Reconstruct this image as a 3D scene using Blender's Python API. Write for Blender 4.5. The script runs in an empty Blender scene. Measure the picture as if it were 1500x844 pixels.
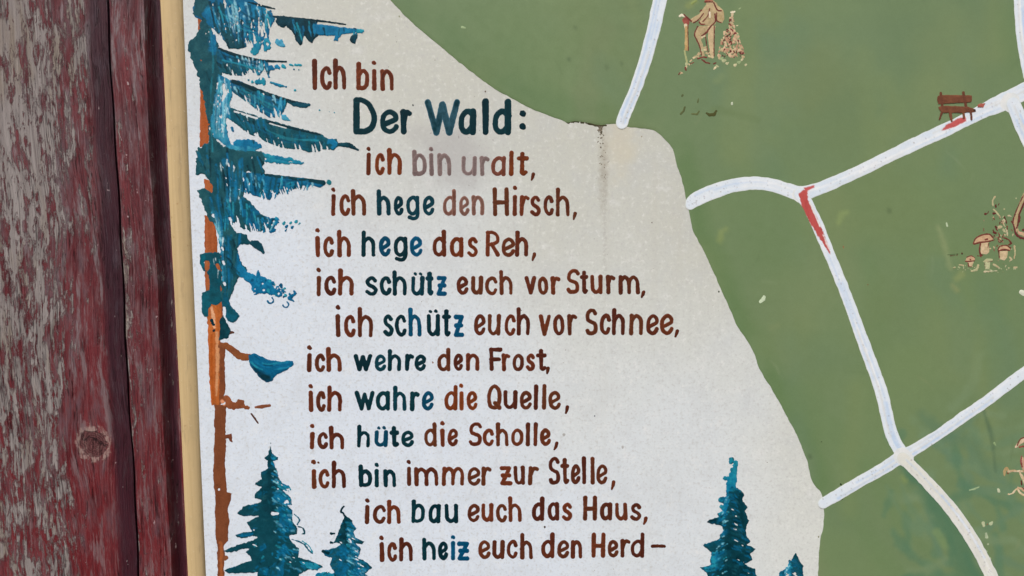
import bpy, math, random
import numpy as np

# ------------------------------------------------------------------ camera, world, sun, exposure
scene = bpy.context.scene
TH = math.radians(5.9)          # the camera looks slightly down at the upright board
DIST, ZC, FPX = 0.72, 1.50, 1083.0   # metres to the board, height of the view centre, focal length in photo pixels
CAM = (0.0, -DIST * math.cos(TH), ZC + DIST * math.sin(TH))
cam_data = bpy.data.cameras.new('camera')
cam_data.sensor_width = 36.0
cam_data.lens = 36.0 * FPX / 1500.0
cam_data.clip_start = 0.01
cam_data.clip_end = 500.0
cam = bpy.data.objects.new('camera', cam_data)
scene.collection.objects.link(cam)
cam.location = CAM
cam.rotation_euler = (math.radians(90) - TH, 0, 0)
scene.camera = cam

SUN_EL, SUN_AZ = 52.0, -28.0     # degrees; azimuth measured from straight in front of the board
world = bpy.data.worlds.new('World')
scene.world = world
world.use_nodes = True
wn = world.node_tree
wn.nodes.clear()
sky = wn.nodes.new('ShaderNodeTexSky')
sky.sky_type = 'NISHITA'
sky.sun_disc = False
sky.sun_elevation = math.radians(SUN_EL)
sky.sun_rotation = math.radians(180 - SUN_AZ)
sky.air_density = 0.6
sky.dust_density = 6.0
sky.ozone_density = 0.6
bgn = wn.nodes.new('ShaderNodeBackground')
bgn.inputs['Strength'].default_value = 0.06
wo = wn.nodes.new('ShaderNodeOutputWorld')
wn.links.new(sky.outputs[0], bgn.inputs[0])
wn.links.new(bgn.outputs[0], wo.inputs[0])

sun_data = bpy.data.lights.new('sun', 'SUN')
sun_data.energy = 1.5
sun_data.angle = math.radians(34)
sun_data.color = (1.0, 0.992, 0.975)
sun = bpy.data.objects.new('sun', sun_data)
scene.collection.objects.link(sun)
sun.rotation_euler = (math.radians(90 - SUN_EL), 0, math.radians(SUN_AZ))
sun.location = (-0.6, -1.5, 3.2)

scene.view_settings.view_transform = 'Standard'
scene.view_settings.look = 'None'
scene.view_settings.exposure = 0.94
scene.view_settings.gamma = 1.0
scene.view_settings.use_curve_mapping = False

# ------------------------------------------------------------------ helpers
C = scene.collection
MM = 0.001
rng = random.Random(7)

def plane(px, py, y0=0.0):
    """Point of the upright plane y = y0 seen at photo pixel (px, py): the tracings are laid onto the board's own plane."""
    ct, st = math.cos(TH), math.sin(TH)
    u = (px - 750.0) / FPX
    v = (422.0 - py) / FPX
    t = (y0 - CAM[1]) / (ct + st * v)
    return t * u, CAM[2] + t * (ct * v - st)

def s2l(c):
    out = []
    for v in c[:3]:
        v = v / 255.0
        out.append(v / 12.92 if v <= 0.04045 else ((v + 0.055) / 1.055) ** 2.4)
    return np.array(out)

def hash2(ix, iy, seed):
    h = (ix.astype(np.int64) * 374761393 + iy.astype(np.int64) * 668265263 + seed * 1442695041) & 0xFFFFFFFF
    h = ((h ^ (h >> 13)) * 1274126177) & 0xFFFFFFFF
    h = h ^ (h >> 16)
    return (h & 0xFFFF) / 65535.0

def vnoise(x, y, seed=0):
    """smooth value noise, -1 to 1"""
    ix, iy = np.floor(x), np.floor(y)
    fx, fy = x - ix, y - iy
    fx = fx * fx * (3 - 2 * fx)
    fy = fy * fy * (3 - 2 * fy)
    a = hash2(ix, iy, seed); b = hash2(ix + 1, iy, seed)
    c = hash2(ix, iy + 1, seed); d = hash2(ix + 1, iy + 1, seed)
    return 2 * ((a * (1 - fx) + b * fx) * (1 - fy) + (c * (1 - fx) + d * fx) * fy) - 1

def fbm(x, y, seed=0, octaves=3):
    s, amp, tot = 0, 1.0, 0
    for k in range(octaves):
        s = s + amp * vnoise(x * 2 ** k, y * 2 ** k, seed + 17 * k)
        tot += amp
        amp *= 0.55
    return s / tot

def spline(pts, n=6, closed=False):
    """Catmull-Rom through the points (any dimension)"""
    P = [np.array(p, float) for p in pts]
    if len(P) < 3:
        return [tuple(p) for p in P]
    m = len(P)
    out = []
    rngk = range(m if closed else m - 1)
    for i in rngk:
        if closed:
            p0, p1, p2, p3 = P[i - 1], P[i], P[(i + 1) % m], P[(i + 2) % m]
        else:
            p1, p2 = P[i], P[i + 1]
            p0 = P[i - 1] if i else 2 * p1 - p2
            p3 = P[i + 2] if i + 2 < m else 2 * p2 - p1
        for k in range(n):
            t = k / n
            out.append(tuple(0.5 * (2 * p1 + (p2 - p0) * t + (2 * p0 - 5 * p1 + 4 * p2 - p3) * t * t + (3 * p1 - p0 - 3 * p2 + p3) * t ** 3)))
    if not closed:
        out.append(tuple(P[-1]))
    return out

def sd_stroke(X, Y, pts):
    """pts: (x, y, r) ; distance to a brush stroke with changing radius"""
    d = np.full(X.shape, 1e6)
    if len(pts) == 1:
        x, y, r = pts[0]
        return np.hypot(X - x, Y - y) - r
    for (ax, ay, ar), (bx, by, br) in zip(pts[:-1], pts[1:]):
        ex, ey = bx - ax, by - ay
        L2 = ex * ex + ey * ey + 1e-9
        t = np.clip(((X - ax) * ex + (Y - ay) * ey) / L2, 0, 1)
        d = np.minimum(d, np.hypot(X - ax - t * ex, Y - ay - t * ey) - (ar + t * (br - ar)))
    return d

def sd_poly(X, Y, pts):
    d = np.full(X.shape, 1e6)
    inside = np.zeros(X.shape, bool)
    n = len(pts)
    for i in range(n):
        ax, ay = pts[i][:2]; bx, by = pts[(i + 1) % n][:2]
        ex, ey = bx - ax, by - ay
        L2 = ex * ex + ey * ey + 1e-9
        t = np.clip(((X - ax) * ex + (Y - ay) * ey) / L2, 0, 1)
        d = np.minimum(d, np.hypot(X - ax - t * ex, Y - ay - t * ey))
        if ay != by:
            cond = (ay > Y) != (by > Y)
            xi = ax + (Y - ay) * ex / (by - ay)
            inside ^= cond & (X < xi)
    return np.where(inside, -d, d)

class Paint:
    """A layer of paint on the board: a distance field on a fine lattice, cut along its zero line into one mesh with real paint thickness."""
    def __init__(self, x0, y0, x1, y1, step=1.0):
        self.step = step
        self.nx = int((x1 - x0) / step) + 2
        self.ny = int((y1 - y0) / step) + 2
        self.x0, self.y0 = x0, y0
        self.sd = np.full((self.ny, self.nx), 50.0)
        self.col = np.zeros((self.ny, self.nx, 3))
        xs = x0 + step * np.arange(self.nx); ys = y0 + step * np.arange(self.ny)
        self.X, self.Y = np.meshgrid(xs, ys)
        self.k = 0
    def win(self, pts, margin):
        xs = [p[0] for p in pts]; ys = [p[1] for p in pts]
        i0 = max(0, int((min(xs) - margin - self.x0) / self.step)); i1 = min(self.nx, int((max(xs) + margin - self.x0) / self.step) + 2)
        j0 = max(0, int((min(ys) - margin - self.y0) / self.step)); j1 = min(self.ny, int((max(ys) + margin - self.y0) / self.step) + 2)
        return (slice(j0, max(j0, j1)), slice(i0, max(i0, i1)))
    def field(self, pts, poly, rough, scale, seed, w):
        X, Y = self.X[w], self.Y[w]
        d = sd_poly(X, Y, pts) if poly else sd_stroke(X, Y, pts)
        if rough:
            d = d + rough * fbm(X / scale, Y / scale, seed, 2)
        return d
    def add(self, pts, color, poly=False, rough=0.3, scale=4.0, vary=0.0, vscale=(9, 9), color2=None, soft=0.0, only=False, strength=1.0, edge=None):
        """only=True repaints the colour where paint already lies; soft blends the border of the colour."""
        self.k += 1
        mr = 0 if poly else max(p[2] for p in pts)
        w = self.win(pts, mr + rough * 2 + soft + 4)
        X, Y = self.X[w], self.Y[w]
        if X.size == 0:
            return self
        d = self.field(pts, poly, rough, scale, self.k * 31 + 5, w)
        c = np.broadcast_to(s2l(color), X.shape + (3,)).copy()
        if color2 is not None:
            t = np.clip(0.5 + 0.9 * fbm(X / vscale[0], Y / vscale[1], self.k * 13 + 3, 3), 0, 1)[..., None]
            c = c * (1 - t) + s2l(color2) * t
        if vary:
            c = c * (1 + vary * fbm(X / vscale[0], Y / vscale[1], self.k * 7 + 1, 3))[..., None]
        if edge is not None:
            e = np.clip(1 + d / 1.7, 0, 1)[..., None]
            c = c * (1 - e) + s2l(edge) * e
        m = np.clip(0.5 - d / max(soft, 0.3), 0, 1)[..., None] * strength
        if not only:
            m = np.where((self.sd[w] > 0)[..., None] & (d < self.step * 1.5)[..., None], 1.0, m)
            self.sd[w] = np.minimum(self.sd[w], d)
        self.col[w] = self.col[w] * (1 - m) + c * m
        return self
    def cut(self, pts, poly=False, rough=0.3, scale=4.0):
        self.k += 1
        mr = 0 if poly else max(p[2] for p in pts)
        w = self.win(pts, mr + rough * 2 + 4)
        d = self.field(pts, poly, rough, scale, self.k * 31 + 5, w)
        self.sd[w] = np.maximum(self.sd[w], -d)
        return self
    def build(self, name, mat, parent, off, thick=0.12, ramp=2.2, y_plane=0.0):
        sd = np.clip(self.sd, -40, 40)
        sd = np.where(np.abs(sd) < 1e-3, 1e-3, sd)
        sd[0, :] = np.maximum(sd[0, :], 1e-3); sd[-1, :] = np.maximum(sd[-1, :], 1e-3)
        sd[:, 0] = np.maximum(sd[:, 0], 1e-3); sd[:, -1] = np.maximum(sd[:, -1], 1e-3)
        ins = sd < 0
        ny, nx = sd.shape
        idx = np.full((ny, nx), -1, int)
        jj, ii = np.nonzero(ins)
        idx[jj, ii] = np.arange(len(jj))
        VX = list(self.X[jj, ii]); VY = list(self.Y[jj, ii]); VD = list(sd[jj, ii]); VC = [tuple(c) for c in self.col[jj, ii]]
        faces = []
        q = ins[:-1, :-1].astype(int) + ins[:-1, 1:] + ins[1:, :-1] + ins[1:, 1:]
        a, b = np.nonzero(q == 4)
        full = np.stack([idx[a, b], idx[a + 1, b], idx[a + 1, b + 1], idx[a, b + 1]], 1)
        faces.extend(map(tuple, full.tolist()))
        edge_v = {}
        def ev(j0, i0, j1, i1):
            key = (j0, i0, j1, i1) if (j0, i0) < (j1, i1) else (j1, i1, j0, i0)
            v = edge_v.get(key)
            if v is None:
                d0, d1 = sd[j0, i0], sd[j1, i1]
                t = d0 / (d0 - d1)
                t = min(max(t, 0.02), 0.98)
                VX.append(self.X[j0, i0] + t * (self.X[j1, i1] - self.X[j0, i0]))
                VY.append(self.Y[j0, i0] + t * (self.Y[j1, i1] - self.Y[j0, i0]))
                VD.append(0.0)
                VC.append(tuple(self.col[j0, i0] if d0 < 0 else self.col[j1, i1]))
                v = edge_v[key] = len(VX) - 1
            return v
        for j, i in zip(*np.nonzero((q > 0) & (q < 4))):
            ring = [(j, i), (j + 1, i), (j + 1, i + 1), (j, i + 1)]
            poly = []
            for k in range(4):
                p, n_ = ring[k], ring[(k + 1) % 4]
                if ins[p]:
                    poly.append(int(idx[p]))
                if ins[p] != ins[n_]:
                    poly.append(ev(p[0], p[1], n_[0], n_[1]))
            if len(poly) >= 3:
                faces.append(tuple(poly))
        VX = np.array(VX); VY = np.array(VY); VD = np.array(VD)
        lift = off + thick * np.sqrt(np.clip(-VD / ramp, 0, 1))
        lift = lift * MM
        co = []
        for x, y, l in zip(VX, VY, lift):
            wx, wz = plane(x, y, y_plane)
            co.append((wx, y_plane - l, wz))
        me = bpy.data.meshes.new(name)
        me.from_pydata(co, [], faces)
        at = me.color_attributes.new('Col', 'FLOAT_COLOR', 'POINT')
        arr = np.ones((len(co), 4), np.float32)
        arr[:, :3] = np.clip(np.array(VC).reshape(-1, 3), 0, 1)
        at.data.foreach_set('color', arr.ravel())
        me.shade_smooth()
        me.materials.append(mat)
        me.update()
        o = bpy.data.objects.new(name, me)
        C.objects.link(o)
        o.parent = parent
        return o

def empty(name, loc, label=None, cat=None, group=None):
    o = bpy.data.objects.new(name, None)
    C.objects.link(o)
    o.location = loc
    o.empty_display_size = 0.05
    if label: o['label'] = label
    if cat: o['category'] = cat
    if group: o['group'] = group
    return o

def mesh_obj(name, co, faces, mat, parent=None, smooth=True, attrs=None):
    me = bpy.data.meshes.new(name)
    me.from_pydata(co, [], faces)
    for k, vals in (attrs or {}).items():
        at = me.attributes.new(k, 'FLOAT', 'POINT')
        at.data.foreach_set('value', np.array(vals, np.float32))
    if smooth: me.shade_smooth()
    me.materials.append(mat)
    me.update()
    o = bpy.data.objects.new(name, me)
    C.objects.link(o)
    if parent: o.parent = parent
    return o

# ------------------------------------------------------------------ materials
class NT:
    def __init__(self, name):
        self.mat = bpy.data.materials.new(name)
        self.mat.use_nodes = True
        self.t = self.mat.node_tree
        self.t.nodes.clear()
        self.out = self.t.nodes.new('ShaderNodeOutputMaterial')
        self.b = self.t.nodes.new('ShaderNodeBsdfPrincipled')
        self.t.links.new(self.b.outputs[0], self.out.inputs[0])
    def n(self, kind, **kw):
        nd = self.t.nodes.new(kind)
        for k, v in kw.items(): setattr(nd, k, v)
        return nd
    def link(self, a, b): self.t.links.new(a, b)
    def set(self, sock, v):
        if hasattr(v, 'is_output') or isinstance(v, bpy.types.NodeSocket): self.link(v, sock)
        else: sock.default_value = v
    def pos(self, scale=(1, 1, 1), loc=(0, 0, 0), src=None):
        m = self.n('ShaderNodeMapping')
        m.inputs['Scale'].default_value = scale
        m.inputs['Location'].default_value = loc
        if src is None:
            g = self.n('ShaderNodeTexCoord'); src = g.outputs['Object']
        self.link(src, m.inputs['Vector'])
        return m.outputs[0]
    def noise(self, vec, scale=1.0, detail=3.0, rough=0.5, dist=0.0):
        nd = self.n('ShaderNodeTexNoise')
        self.link(vec, nd.inputs['Vector'])
        nd.inputs['Scale'].default_value = scale
        nd.inputs['Detail'].default_value = detail
        nd.inputs['Roughness'].default_value = rough
        nd.inputs['Distortion'].default_value = dist
        return nd.outputs['Fac']
    def math(self, op, a, b=0.0, c=0.0, clamp=False):
        nd = self.n('ShaderNodeMath', operation=op, use_clamp=clamp)
        self.set(nd.inputs[0], a); self.set(nd.inputs[1], b)
        if len(nd.inputs) > 2: self.set(nd.inputs[2], c)
        return nd.outputs[0]
    def ramp(self, v, lo, hi, a=0.0, b=1.0, smooth=True):
        nd = self.n('ShaderNodeMapRange', interpolation_type='SMOOTHSTEP' if smooth else 'LINEAR')
        self.set(nd.inputs['Value'], v)
        nd.inputs['From Min'].default_value = lo; nd.inputs['From Max'].default_value = hi
        nd.inputs['To Min'].default_value = a; nd.inputs['To Max'].default_value = b
        return nd.outputs[0]
    def mix(self, f, a, b, blend='MIX'):
        nd = self.n('ShaderNodeMix', data_type='RGBA', blend_type=blend)
        self.set(nd.inputs[0], f)
        for s, v in ((nd.inputs[6], a), (nd.inputs[7], b)):
            if isinstance(v, bpy.types.NodeSocket): self.link(v, s)
            else: s.default_value = tuple(s2l(v)) + (1,)
        return nd.outputs[2]
    def bump(self, h, strength, dist):
        nd = self.n('ShaderNodeBump')
        self.link(h, nd.inputs['Height'])
        nd.inputs['Strength'].default_value = strength
        nd.inputs['Distance'].default_value = dist
        return nd.outputs[0]

def scale_color(nt, col, fac):
    vm = nt.n('ShaderNodeVectorMath', operation='SCALE')
    nt.link(col, vm.inputs[0]); nt.link(fac, vm.inputs['Scale'])
    return vm.outputs[0]

def paint_material(name, rough=0.42, grain=0.16, bump=0.25, spec=0.4):
    nt = NT(name)
    at = nt.n('ShaderNodeAttribute', attribute_name='Col')
    p = nt.pos()
    fine = nt.noise(p, 700, 3, 0.6)
    mid = nt.noise(p, 120, 3, 0.6)
    f = nt.math('ADD', nt.ramp(fine, 0.25, 0.75, -grain, grain, False), nt.ramp(mid, 0.25, 0.75, 1 - grain * 0.7, 1 + grain * 0.7, False))
    nt.link(scale_color(nt, at.outputs['Color'], f), nt.b.inputs['Base Color'])
    nt.link(nt.ramp(mid, 0.3, 0.7, rough - 0.08, rough + 0.1), nt.b.inputs['Roughness'])
    nt.b.inputs['Specular IOR Level'].default_value = spec
    nt.link(nt.bump(fine, bump, 0.00025), nt.b.inputs['Normal'])
    return nt.mat

M_letter = paint_material('lettering_paint', 0.5, 0.22, 0.2, 0.10)
M_leaf = paint_material('foliage_paint', 0.45, 0.20, 0.35, 0.12)
M_green = paint_material('green_field_paint', 0.40, 0.045, 0.10, 0.35)
M_trail = paint_material('trail_paint', 0.5, 0.04, 0.12, 0.2)
M_sketch = paint_material('sketch_paint', 0.5, 0.15, 0.2, 0.15)
M_dirt = paint_material('dirt', 0.85, 0.25, 0.3, 0.1)

def panel_material():
    nt = NT('white_board_paint')
    p = nt.pos()
    big = nt.noise(p, 3.2, 3, 0.5)
    blot = nt.noise(p, 22, 4, 0.6)
    fine = nt.noise(p, 420, 2, 0.6)
    stip = nt.noise(p, 900, 2, 0.7)
    vert = nt.noise(nt.pos((60, 60, 3.5)), 1, 4, 0.6)
    sep = nt.n('ShaderNodeSeparateXYZ'); nt.link(p, sep.inputs[0])
    # warmer and darker tone to the upper right, cooler and paler to the lower left
    yel = nt.math('ADD', nt.math('ADD', nt.math('MULTIPLY', sep.outputs['X'], 1.5), nt.math('MULTIPLY', nt.math('SUBTRACT', sep.outputs['Z'], ZC), 0.9)), nt.ramp(big, 0.3, 0.7, -0.18, 0.18, False))
    yf = nt.ramp(yel, -0.35, 0.42)
    base = nt.mix(yf, (213, 223, 233), (209, 212, 203))
    gre = nt.math('ADD', nt.math('MULTIPLY', sep.outputs['X'], 0.9), nt.math('ADD', nt.math('MULTIPLY', nt.math('SUBTRACT', sep.outputs['Z'], ZC), 1.6), nt.ramp(big, 0.3, 0.7, -0.1, 0.1, False)))
    base = nt.mix(nt.ramp(gre, -0.15, 0.28, 0, 0.9), base, (193, 195, 184))
    base = nt.mix(nt.ramp(blot, 0.46, 0.72, 0, 0.22), base, (190, 196, 200))
    cloud = nt.noise(nt.pos((1, 1, 1), loc=(3, 5, 7)), 46, 5, 0.68)
    base = nt.mix(nt.ramp(cloud, 0.46, 0.70, 0, 0.20), base, (186, 189, 190))
    base = nt.mix(nt.ramp(cloud, 0.46, 0.30, 0, 0.35), base, (224, 226, 224))
    mid = nt.noise(p, 210, 3, 0.7)
    base = nt.mix(nt.ramp(mid, 0.50, 0.72, 0, 0.42), base, (184, 186, 182))
    base = nt.mix(nt.ramp(mid, 0.46, 0.30, 0, 0.40), base, (230, 231, 228))
    base = nt.mix(nt.ramp(vert, 0.55, 0.8, 0, 0.25), base, (188, 186, 174))
    base = nt.mix(nt.ramp(fine, 0.52, 0.72, 0, 0.32), base, (182, 180, 178))
    base = nt.mix(nt.ramp(stip, 0.60, 0.75, 0, 0.25), base, (232, 231, 229))
    # grey rubbed patch round the faded words, and the run of grime below the notch
    def spot(px, py, sx, sz):
        x0, z0 = plane(px, py)
        a = nt.math('DIVIDE', nt.math('SUBTRACT', sep.outputs['X'], x0), sx)
        b = nt.math('DIVIDE', nt.math('SUBTRACT', sep.outputs['Z'], z0), sz)
        return nt.math('SQRT', nt.math('ADD', nt.math('MULTIPLY', a, a), nt.math('MULTIPLY', b, b)))
    rub = nt.ramp(nt.math('ADD', spot(664, 226, 0.045, 0.042), nt.ramp(blot, 0.3, 0.7, -0.5, 0.5, False)), 0.2, 1.3, 0.6, 0)
    base = nt.mix(rub, base, (170, 169, 168))
    run = nt.math('MULTIPLY', nt.ramp(nt.math('ADD', spot(884, 246, 0.0065, 0.060), nt.ramp(nt.noise(p, 260, 3, 0.6), 0.3, 0.7, -0.35, 0.35, False)), 0.1, 1.0, 1, 0), nt.ramp(blot, 0.3, 0.6, 0.2, 0.55))
    base = nt.mix(run, base, (150, 142, 126))
    run2 = nt.math('MULTIPLY', nt.ramp(spot(886, 360, 0.0030, 0.12), 0.1, 1.0, 1, 0), nt.ramp(fine, 0.4, 0.6, 0.05, 0.25))
    base = nt.mix(run2, base, (160, 156, 148))
    warm = nt.ramp(nt.math('ADD', spot(910, 215, 0.020, 0.040), nt.ramp(blot, 0.3, 0.7, -0.4, 0.4, False)), 0.2, 1.2, 0.45, 0)
    base = nt.mix(warm, base, (204, 196, 170))
    nt.link(base, nt.b.inputs['Base Color'])
    nt.b.inputs['Roughness'].default_value = 0.5
    nt.b.inputs['Specular IOR Level'].default_value = 0.3
    h = nt.math('ADD', fine, nt.math('MULTIPLY', stip, 0.5))
    nt.link(nt.bump(h, 0.30, 0.0004), nt.b.inputs['Normal'])
    return nt.mat

def strip_material():
    nt = NT('cream_edge_paint')
    p = nt.pos()
    st = nt.noise(nt.pos((300, 300, 6)), 1, 3, 0.6)
    sp = nt.noise(p, 160, 3, 0.6)
    sp2 = nt.noise(p, 40, 3, 0.6)
    c = nt.mix(nt.ramp(st, 0.35, 0.7), (196, 172, 128), (184, 160, 117))
    c = nt.mix(nt.ramp(sp2, 0.5, 0.75, 0, 0.4), c, (172, 152, 114))
    c = nt.mix(nt.ramp(sp, 0.66, 0.74, 0, 0.6), c, (160, 128, 82))
    gr = nt.noise(nt.pos((200, 200, 26)), 1, 5, 0.7)
    c = nt.mix(nt.ramp(gr, 0.54, 0.72, 0, 0.5), c, (150, 130, 98))
    c = nt.mix(nt.ramp(nt.noise(p, 420, 2, 0.6), 0.66, 0.74, 0, 0.5), c, (206, 192, 160))
    nt.link(c, nt.b.inputs['Base Color'])
    nt.b.inputs['Roughness'].default_value = 0.55
    nt.b.inputs['Specular IOR Level'].default_value = 0.25
    nt.link(nt.bump(nt.math('ADD', st, sp), 0.25, 0.0004), nt.b.inputs['Normal'])
    return nt.mat

KX, KZ = plane(137, 650, 0.010)

def plank_material():
    nt = NT('weathered_red_timber')
    tc = nt.n('ShaderNodeTexCoord')
    src = tc.outputs['Object']
    # grain bends round the knot
    sep = nt.n('ShaderNodeSeparateXYZ'); nt.link(src, sep.inputs[0])
    dx = nt.math('SUBTRACT', sep.outputs['X'], KX)
    dz = nt.math('SUBTRACT', sep.outputs['Z'], KZ)
    r2 = nt.math('ADD', nt.math('MULTIPLY', dx, dx), nt.math('MULTIPLY', nt.math('MULTIPLY', dz, dz), 0.30))
    fall = nt.math('DIVIDE', 0.00030, nt.math('ADD', r2, 0.00030))
    bend = nt.math('MULTIPLY', nt.math('MULTIPLY', dx, fall), -0.72)
    slow = nt.noise(nt.pos((6, 6, 5), src=src), 1, 2, 0.5)
    wob = nt.ramp(slow, 0.2, 0.8, -0.006, 0.006, False)
    x2 = nt.math('ADD', nt.math('ADD', sep.outputs['X'], bend), wob)
    cmb = nt.n('ShaderNodeCombineXYZ')
    nt.link(x2, cmb.inputs[0]); nt.link(sep.outputs['Y'], cmb.inputs[1]); nt.link(sep.outputs['Z'], cmb.inputs[2])
    v = cmb.outputs[0]
    wear = nt.n('ShaderNodeAttribute', attribute_name='wear').outputs['Fac']
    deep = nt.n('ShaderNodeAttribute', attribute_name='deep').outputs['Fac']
    # flaking: long patches with a crisp ragged edge
    f1 = nt.noise(nt.pos((150, 60, 34), src=v), 1, 6, 0.66, 0.25)
    f2 = nt.noise(nt.pos((430, 120, 110), src=v), 1, 4, 0.62, 0.2)
    f4 = nt.noise(nt.pos((620, 200, 11), src=v, loc=(4, 4, 4)), 1, 3, 0.6)
    f3 = nt.noise(nt.pos((900, 300, 620), src=v), 1, 3, 0.65)
    flake = nt.math('ADD', nt.math('ADD', nt.math('MULTIPLY', f1, 0.50), nt.math('MULTIPLY', f2, 0.24)), nt.math('ADD', nt.math('MULTIPLY', f3, 0.13), nt.math('MULTIPLY', f4, 0.15)))
    level = nt.math('ADD', flake, nt.math('MULTIPLY', nt.math('SUBTRACT', wear, 0.5), 0.42))
    bare = nt.ramp(level, 0.512, 0.524)
    rim = nt.math('SUBTRACT', nt.ramp(level, 0.494, 0.510), nt.ramp(level, 0.518, 0.545))
    # bare grey wood
    g1 = nt.noise(nt.pos((900, 400, 9), src=v), 1, 4, 0.65)
    g2 = nt.noise(nt.pos((240, 100, 6), src=v), 1, 3, 0.55)
    wood = nt.mix(nt.ramp(g2, 0.3, 0.7), (128, 120, 117), (150, 143, 140))
    wood = nt.mix(nt.ramp(g1, 0.50, 0.72, 0, 0.75), wood, (82, 72, 68))
    wood = nt.mix(nt.ramp(f3, 0.58, 0.74, 0, 0.5), wood, (172, 162, 160))
    tan = nt.noise(nt.pos((90, 50, 14), src=v, loc=(3, 1, 2)), 1, 2, 0.5)
    wood = nt.mix(nt.ramp(tan, 0.52, 0.72, 0, 0.5), wood, (132, 118, 100))
    # red paint
    low0 = nt.ramp(sep.outputs['Z'], ZC - 0.24, ZC + 0.12, 0.50, 0.85)
    c1 = nt.noise(nt.pos((60, 30, 11), src=v, loc=(5, 2, 1)), 1, 4, 0.6)
    paint = nt.mix(nt.ramp(c1, 0.30, 0.72), (84, 30, 36), (114, 48, 53))
    lowred = nt.ramp(sep.outputs['Z'], ZC - 0.28, ZC + 0.05, 1.0, 0.0)
    paint = nt.mix(nt.math('MULTIPLY', lowred, 0.55), paint, (116, 32, 36))
    paint = nt.mix(nt.ramp(g1, 0.52, 0.76, 0, 0.65), paint, (62, 20, 28))
    dust = nt.noise(nt.pos((420, 200, 150), src=v, loc=(7, 0, 3)), 1, 4, 0.7)
    paint = nt.mix(nt.ramp(dust, 0.56, 0.74, 0, 0.5), paint, (142, 108, 112))
    chalk = nt.noise(nt.pos((120, 60, 26), src=v, loc=(1, 9, 3)), 1, 7, 0.72)
    paint = nt.mix(nt.math('MULTIPLY', nt.ramp(chalk, 0.44, 0.64, 0, 0.95), low0), paint, (108, 84, 88))
    worn = nt.noise(nt.pos((150, 70, 20), src=v, loc=(11, 4, 9)), 1, 6, 0.7)
    paint = nt.mix(nt.math('MULTIPLY', nt.ramp(worn, 0.54, 0.64, 0, 0.95), low0), paint, (130, 120, 122))
    paint = nt.mix(nt.ramp(worn, 0.46, 0.36, 0, 0.6), paint, (76, 42, 47))
    strk = nt.noise(nt.pos((640, 200, 26), src=v, loc=(8, 1, 6)), 1, 5, 0.7)
    paint = nt.mix(nt.ramp(strk, 0.55, 0.66, 0, 0.6), paint, (132, 106, 106))
    paint = nt.mix(nt.ramp(strk, 0.46, 0.34, 0, 0.6), paint, (56, 22, 28))
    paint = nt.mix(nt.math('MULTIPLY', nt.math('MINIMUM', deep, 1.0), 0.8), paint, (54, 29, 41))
    paint = nt.mix(nt.ramp(chalk, 0.56, 0.70, 0, 0.35), paint, (92, 78, 88))
    paint = nt.mix(nt.math('SUBTRACT', deep, 1.0, clamp=True), paint, (16, 10, 12))  # joint grime near black, with the gap's shade put into the colour
    col = nt.mix(bare, paint, wood)
    col = nt.mix(nt.math('MULTIPLY', rim, 0.45), col, (150, 122, 122))
    speck = nt.noise(nt.pos((260, 200, 150), src=v, loc=(2, 4, 8)), 1, 2, 0.5)
    col = nt.mix(nt.ramp(speck, 0.735, 0.765, 0, 0.75), col, (188, 170, 170))
    # drying cracks along the grain
    ck = nt.noise(nt.pos((330, 120, 9), src=v, loc=(6, 6, 2)), 1, 3, 0.6, 0.2)
    ckm = nt.noise(nt.pos((80, 40, 24), src=v, loc=(9, 3, 5)), 1, 3, 0.6)
    cline = nt.math('MULTIPLY', nt.ramp(nt.math('ABSOLUTE', nt.math('SUBTRACT', ck, 0.5)), 0.0, 0.014, 1, 0), nt.ramp(ckm, 0.46, 0.60, 0, 1))
    col = nt.mix(nt.math('MULTIPLY', cline, 0.85), col, (44, 26, 28))
    # the knot: split dark core, bare ring
    rk = nt.math('SQRT', nt.math('ADD', nt.math('MULTIPLY', dx, dx), nt.math('MULTIPLY', nt.math('MULTIPLY', dz, dz), 0.92)))
    kn = nt.noise(nt.pos((120, 120, 120), src=src), 1, 5, 0.7)
    rkn = nt.math('ADD', rk, nt.ramp(kn, 0.25, 0.75, -0.0040, 0.0040, False))
    ring = nt.math('MULTIPLY', nt.ramp(rkn, 0.0125, 0.0150), nt.ramp(rkn, 0.0165, 0.0190, 1, 0))
    core = nt.ramp(rkn, 0.0125, 0.0145, 1, 0)
    wv = nt.math('SINE', nt.math('MULTIPLY', rkn, 2300))
    corec = nt.mix(nt.ramp(wv, -0.4, 0.8), (74, 40, 42), (104, 66, 66))
    corec = nt.mix(nt.ramp(kn, 0.54, 0.64), corec, (122, 96, 92))
    crack = nt.math('MULTIPLY', nt.ramp(nt.math('ABSOLUTE', nt.math('ADD', nt.math('MULTIPLY', dx, 0.35), nt.math('ADD', dz, nt.ramp(kn, 0.2, 0.8, -0.010, 0.004, False)))), 0.0, 0.0012, 1, 0), core)
    col = nt.mix(core, col, corec)
    col = nt.mix(nt.math('MULTIPLY', nt.math('MULTIPLY', ring, nt.ramp(f2, 0.40, 0.56)), 0.85), col, (160, 138, 130))
    col = nt.mix(crack, col, (48, 26, 28))
    nt.link(col, nt.b.inputs['Base Color'])
    nt.link(nt.ramp(bare, 0, 1, 0.46, 0.85, False), nt.b.inputs['Roughness'])
    nt.b.inputs['Specular IOR Level'].default_value = 0.32
    h = nt.math('ADD', nt.math('MULTIPLY', bare, -0.9), nt.math('ADD', nt.math('MULTIPLY', g1, -0.8), nt.math('MULTIPLY', f3, 0.35)))
    h = nt.math('ADD', h, nt.math('MULTIPLY', nt.math('ADD', crack, nt.math('MULTIPLY', nt.math('MULTIPLY', core, kn), 0.8)), -1.2))
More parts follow.
